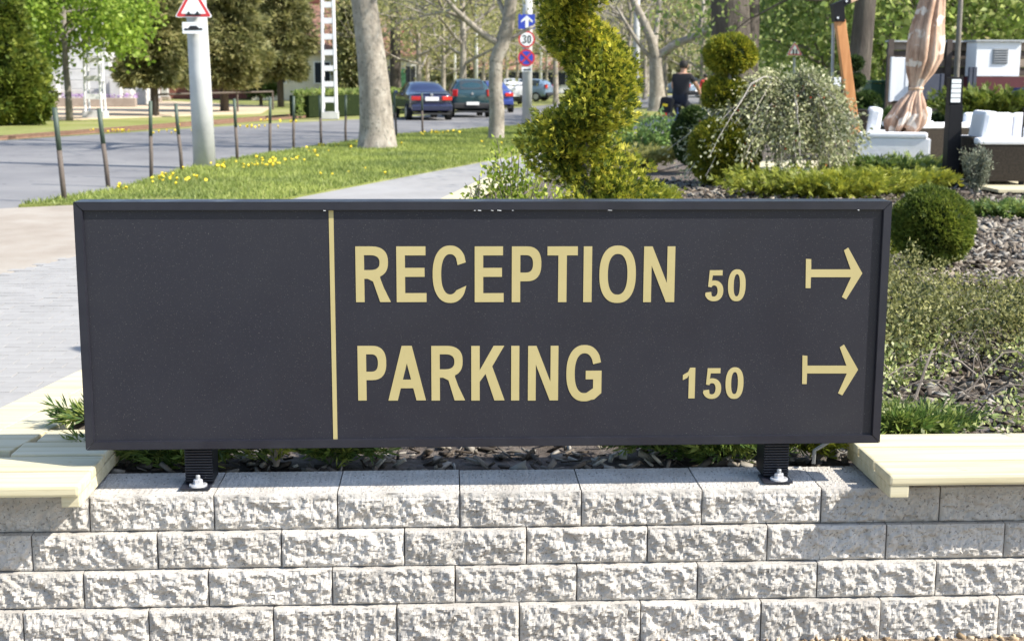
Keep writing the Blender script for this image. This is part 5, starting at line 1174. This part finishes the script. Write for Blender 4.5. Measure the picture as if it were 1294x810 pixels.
for sx in (-1, 1): MB().box((sx*.088, .20, 1.775), (.02, .035, .06), bev=.008).build('ear', 'skin', cyc)
MB().box((0, .305, 1.765), (.03, .04, .045), bev=.01).build('nose', 'skin', cyc)
MB().tube([(-.09, .2, 1.80), (-.075, .29, 1.80), (.075, .29, 1.80), (.09, .2, 1.80)], .008, 6).build('glasses', 'plastic_black', cyc)
cyc.scale = (1.08, 1.08, 1.04); cyc.location = (cy[0], cy[1], .012); cyc.rotation_euler = (0, 0, -.55)
bi = thing('bicycle', 'dark city bicycle ridden away along the path', 'bicycle', (0, 0, 0))
for y in (-.52, .56):
    mb = MB(); ring = [(0, y+.33*math.cos(a), .345+.33*math.sin(a)) for a in np.linspace(0, 2*PI, 29)]; o = mb.tube(ring, .018, 8, cap=False).build('wheel', 'tyre', bi)
    mb = MB()
    for k in range(12): a = k*PI/6; mb.tube([(0, y, .345), (0, y+.32*math.cos(a), .345+.32*math.sin(a))], .0025, 4)
    mb.build('spokes', 'steel', o)
fr_ = MB()
for a, b in [((0, .56, .345), (0, .42, .95)), ((0, .42, .95), (0, .40, 1.05)), ((0, .44, .85), (0, -.05, .34)), ((0, -.05, .34), (0, -.16, .86)), ((0, .43, .80), (0, -.12, .70)), ((.03, -.05, .34), (.03, -.52, .345)), ((0, -.14, .72), (.03, -.52, .345))]: fr_.tube([a, b], .017, 8)
fr_.build('frame', 'bluebox', bi)
MB().tube([(-.30, .46, 1.11), (-.12, .48, 1.08), (.12, .48, 1.08), (.30, .46, 1.11)], .014, 8).build('handlebar', 'steel', bi)
MB().box((0, -.18, .89), (.16, .26, .06), taper=.8, bev=.02).build('saddle', 'plastic_black', bi)
MB().tube([(0, -.12+.38*math.cos(a)-.40, .345+.38*math.sin(a)) for a in np.linspace(.3, 2.6, 10)], .025, 6).build('mudguard', 'plastic_black', bi); MB().box((0, -.86, .70), (.09, .03, .07), bev=.01).build('rear_reflector', 'tail_red', bi)
for s_ in (-1, 1): MB().box((s_*.13, -.02+.10*s_, .36+.09*s_), (.09, .07, .02)).build('pedal', 'plastic_black', bi)
bi.scale = cyc.scale; bi.location = cyc.location; bi.rotation_euler = cyc.rotation_euler
bg = thing('pannier_bag', 'black bag hanging at the left of the cyclist', 'bag', (0, 0, 0)); MB().box((0, 0, 0), (.30, .30, .40), bev=.07).build('pouch', 'cloth_black', bg); MB().box((0, -.155, .02), (.12, .012, .06), bev=.004).build('patch', 'yellow', bg)
p = AT(838, 120, 32.8); bg.location = (p[0]+.08, 32.75, .93); bg.rotation_euler = (0, .15, -.4)
# far walker in red
rd = thing('person', 'distant walker in a red top beside the far road', 'person', (0, 0, 0))
J_ = {'pel': ((0, 0, .92), (.16, .12)), 'ch': ((0, .02, 1.35), (.18, .12)), 'ne': ((0, .03, 1.50), .06), 'hd': ((0, .04, 1.64), (.08, .095)), 'top': ((0, .03, 1.72), .06)}
E_ = [('pel', 'ch'), ('ch', 'ne'), ('ne', 'hd'), ('hd', 'top')]
for s, sx in (('R', 1), ('L', -1)):
    J_.update({'sh'+s: ((sx*.18, .02, 1.42), .07), 'el'+s: ((sx*.25, .0, 1.14), .05), 'w'+s: ((sx*.24, .1*sx, .9), .034), 'hip'+s: ((sx*.09, 0, .86), .1), 'kn'+s: ((sx*.1, .08*sx, .47), .065), 'an'+s: ((sx*.1, .12*sx-.05, .08), .042), 'toe'+s: ((sx*.1, .12*sx+.1, .035), .033)})
    E_ += [('ch', 'sh'+s), ('sh'+s, 'el'+s), ('el'+s, 'w'+s), ('pel', 'hip'+s), ('hip'+s, 'kn'+s), ('kn'+s, 'an'+s), ('an'+s, 'toe'+s)]
    hand(J_, E_, s, sx*.24, .1*sx-.06, .88)
skin_body('body', J_, E_, rd, ['cloth_red', 'cloth_navy', 'skin'], lambda c: 2 if c.z > 1.5 or (abs(c.x) > .2 and c.z < 1.1) else (0 if c.z > .9 else 1), 1)
MB().lathe((0, .02, 1.60), [(.085, 0), (.098, .06), (.07, .13), (.02, .16)], 12).build('hair', 'hair', rd, smooth=True)
p = AT(891, 120, 62); rd.location = (p[0], 62, 0)
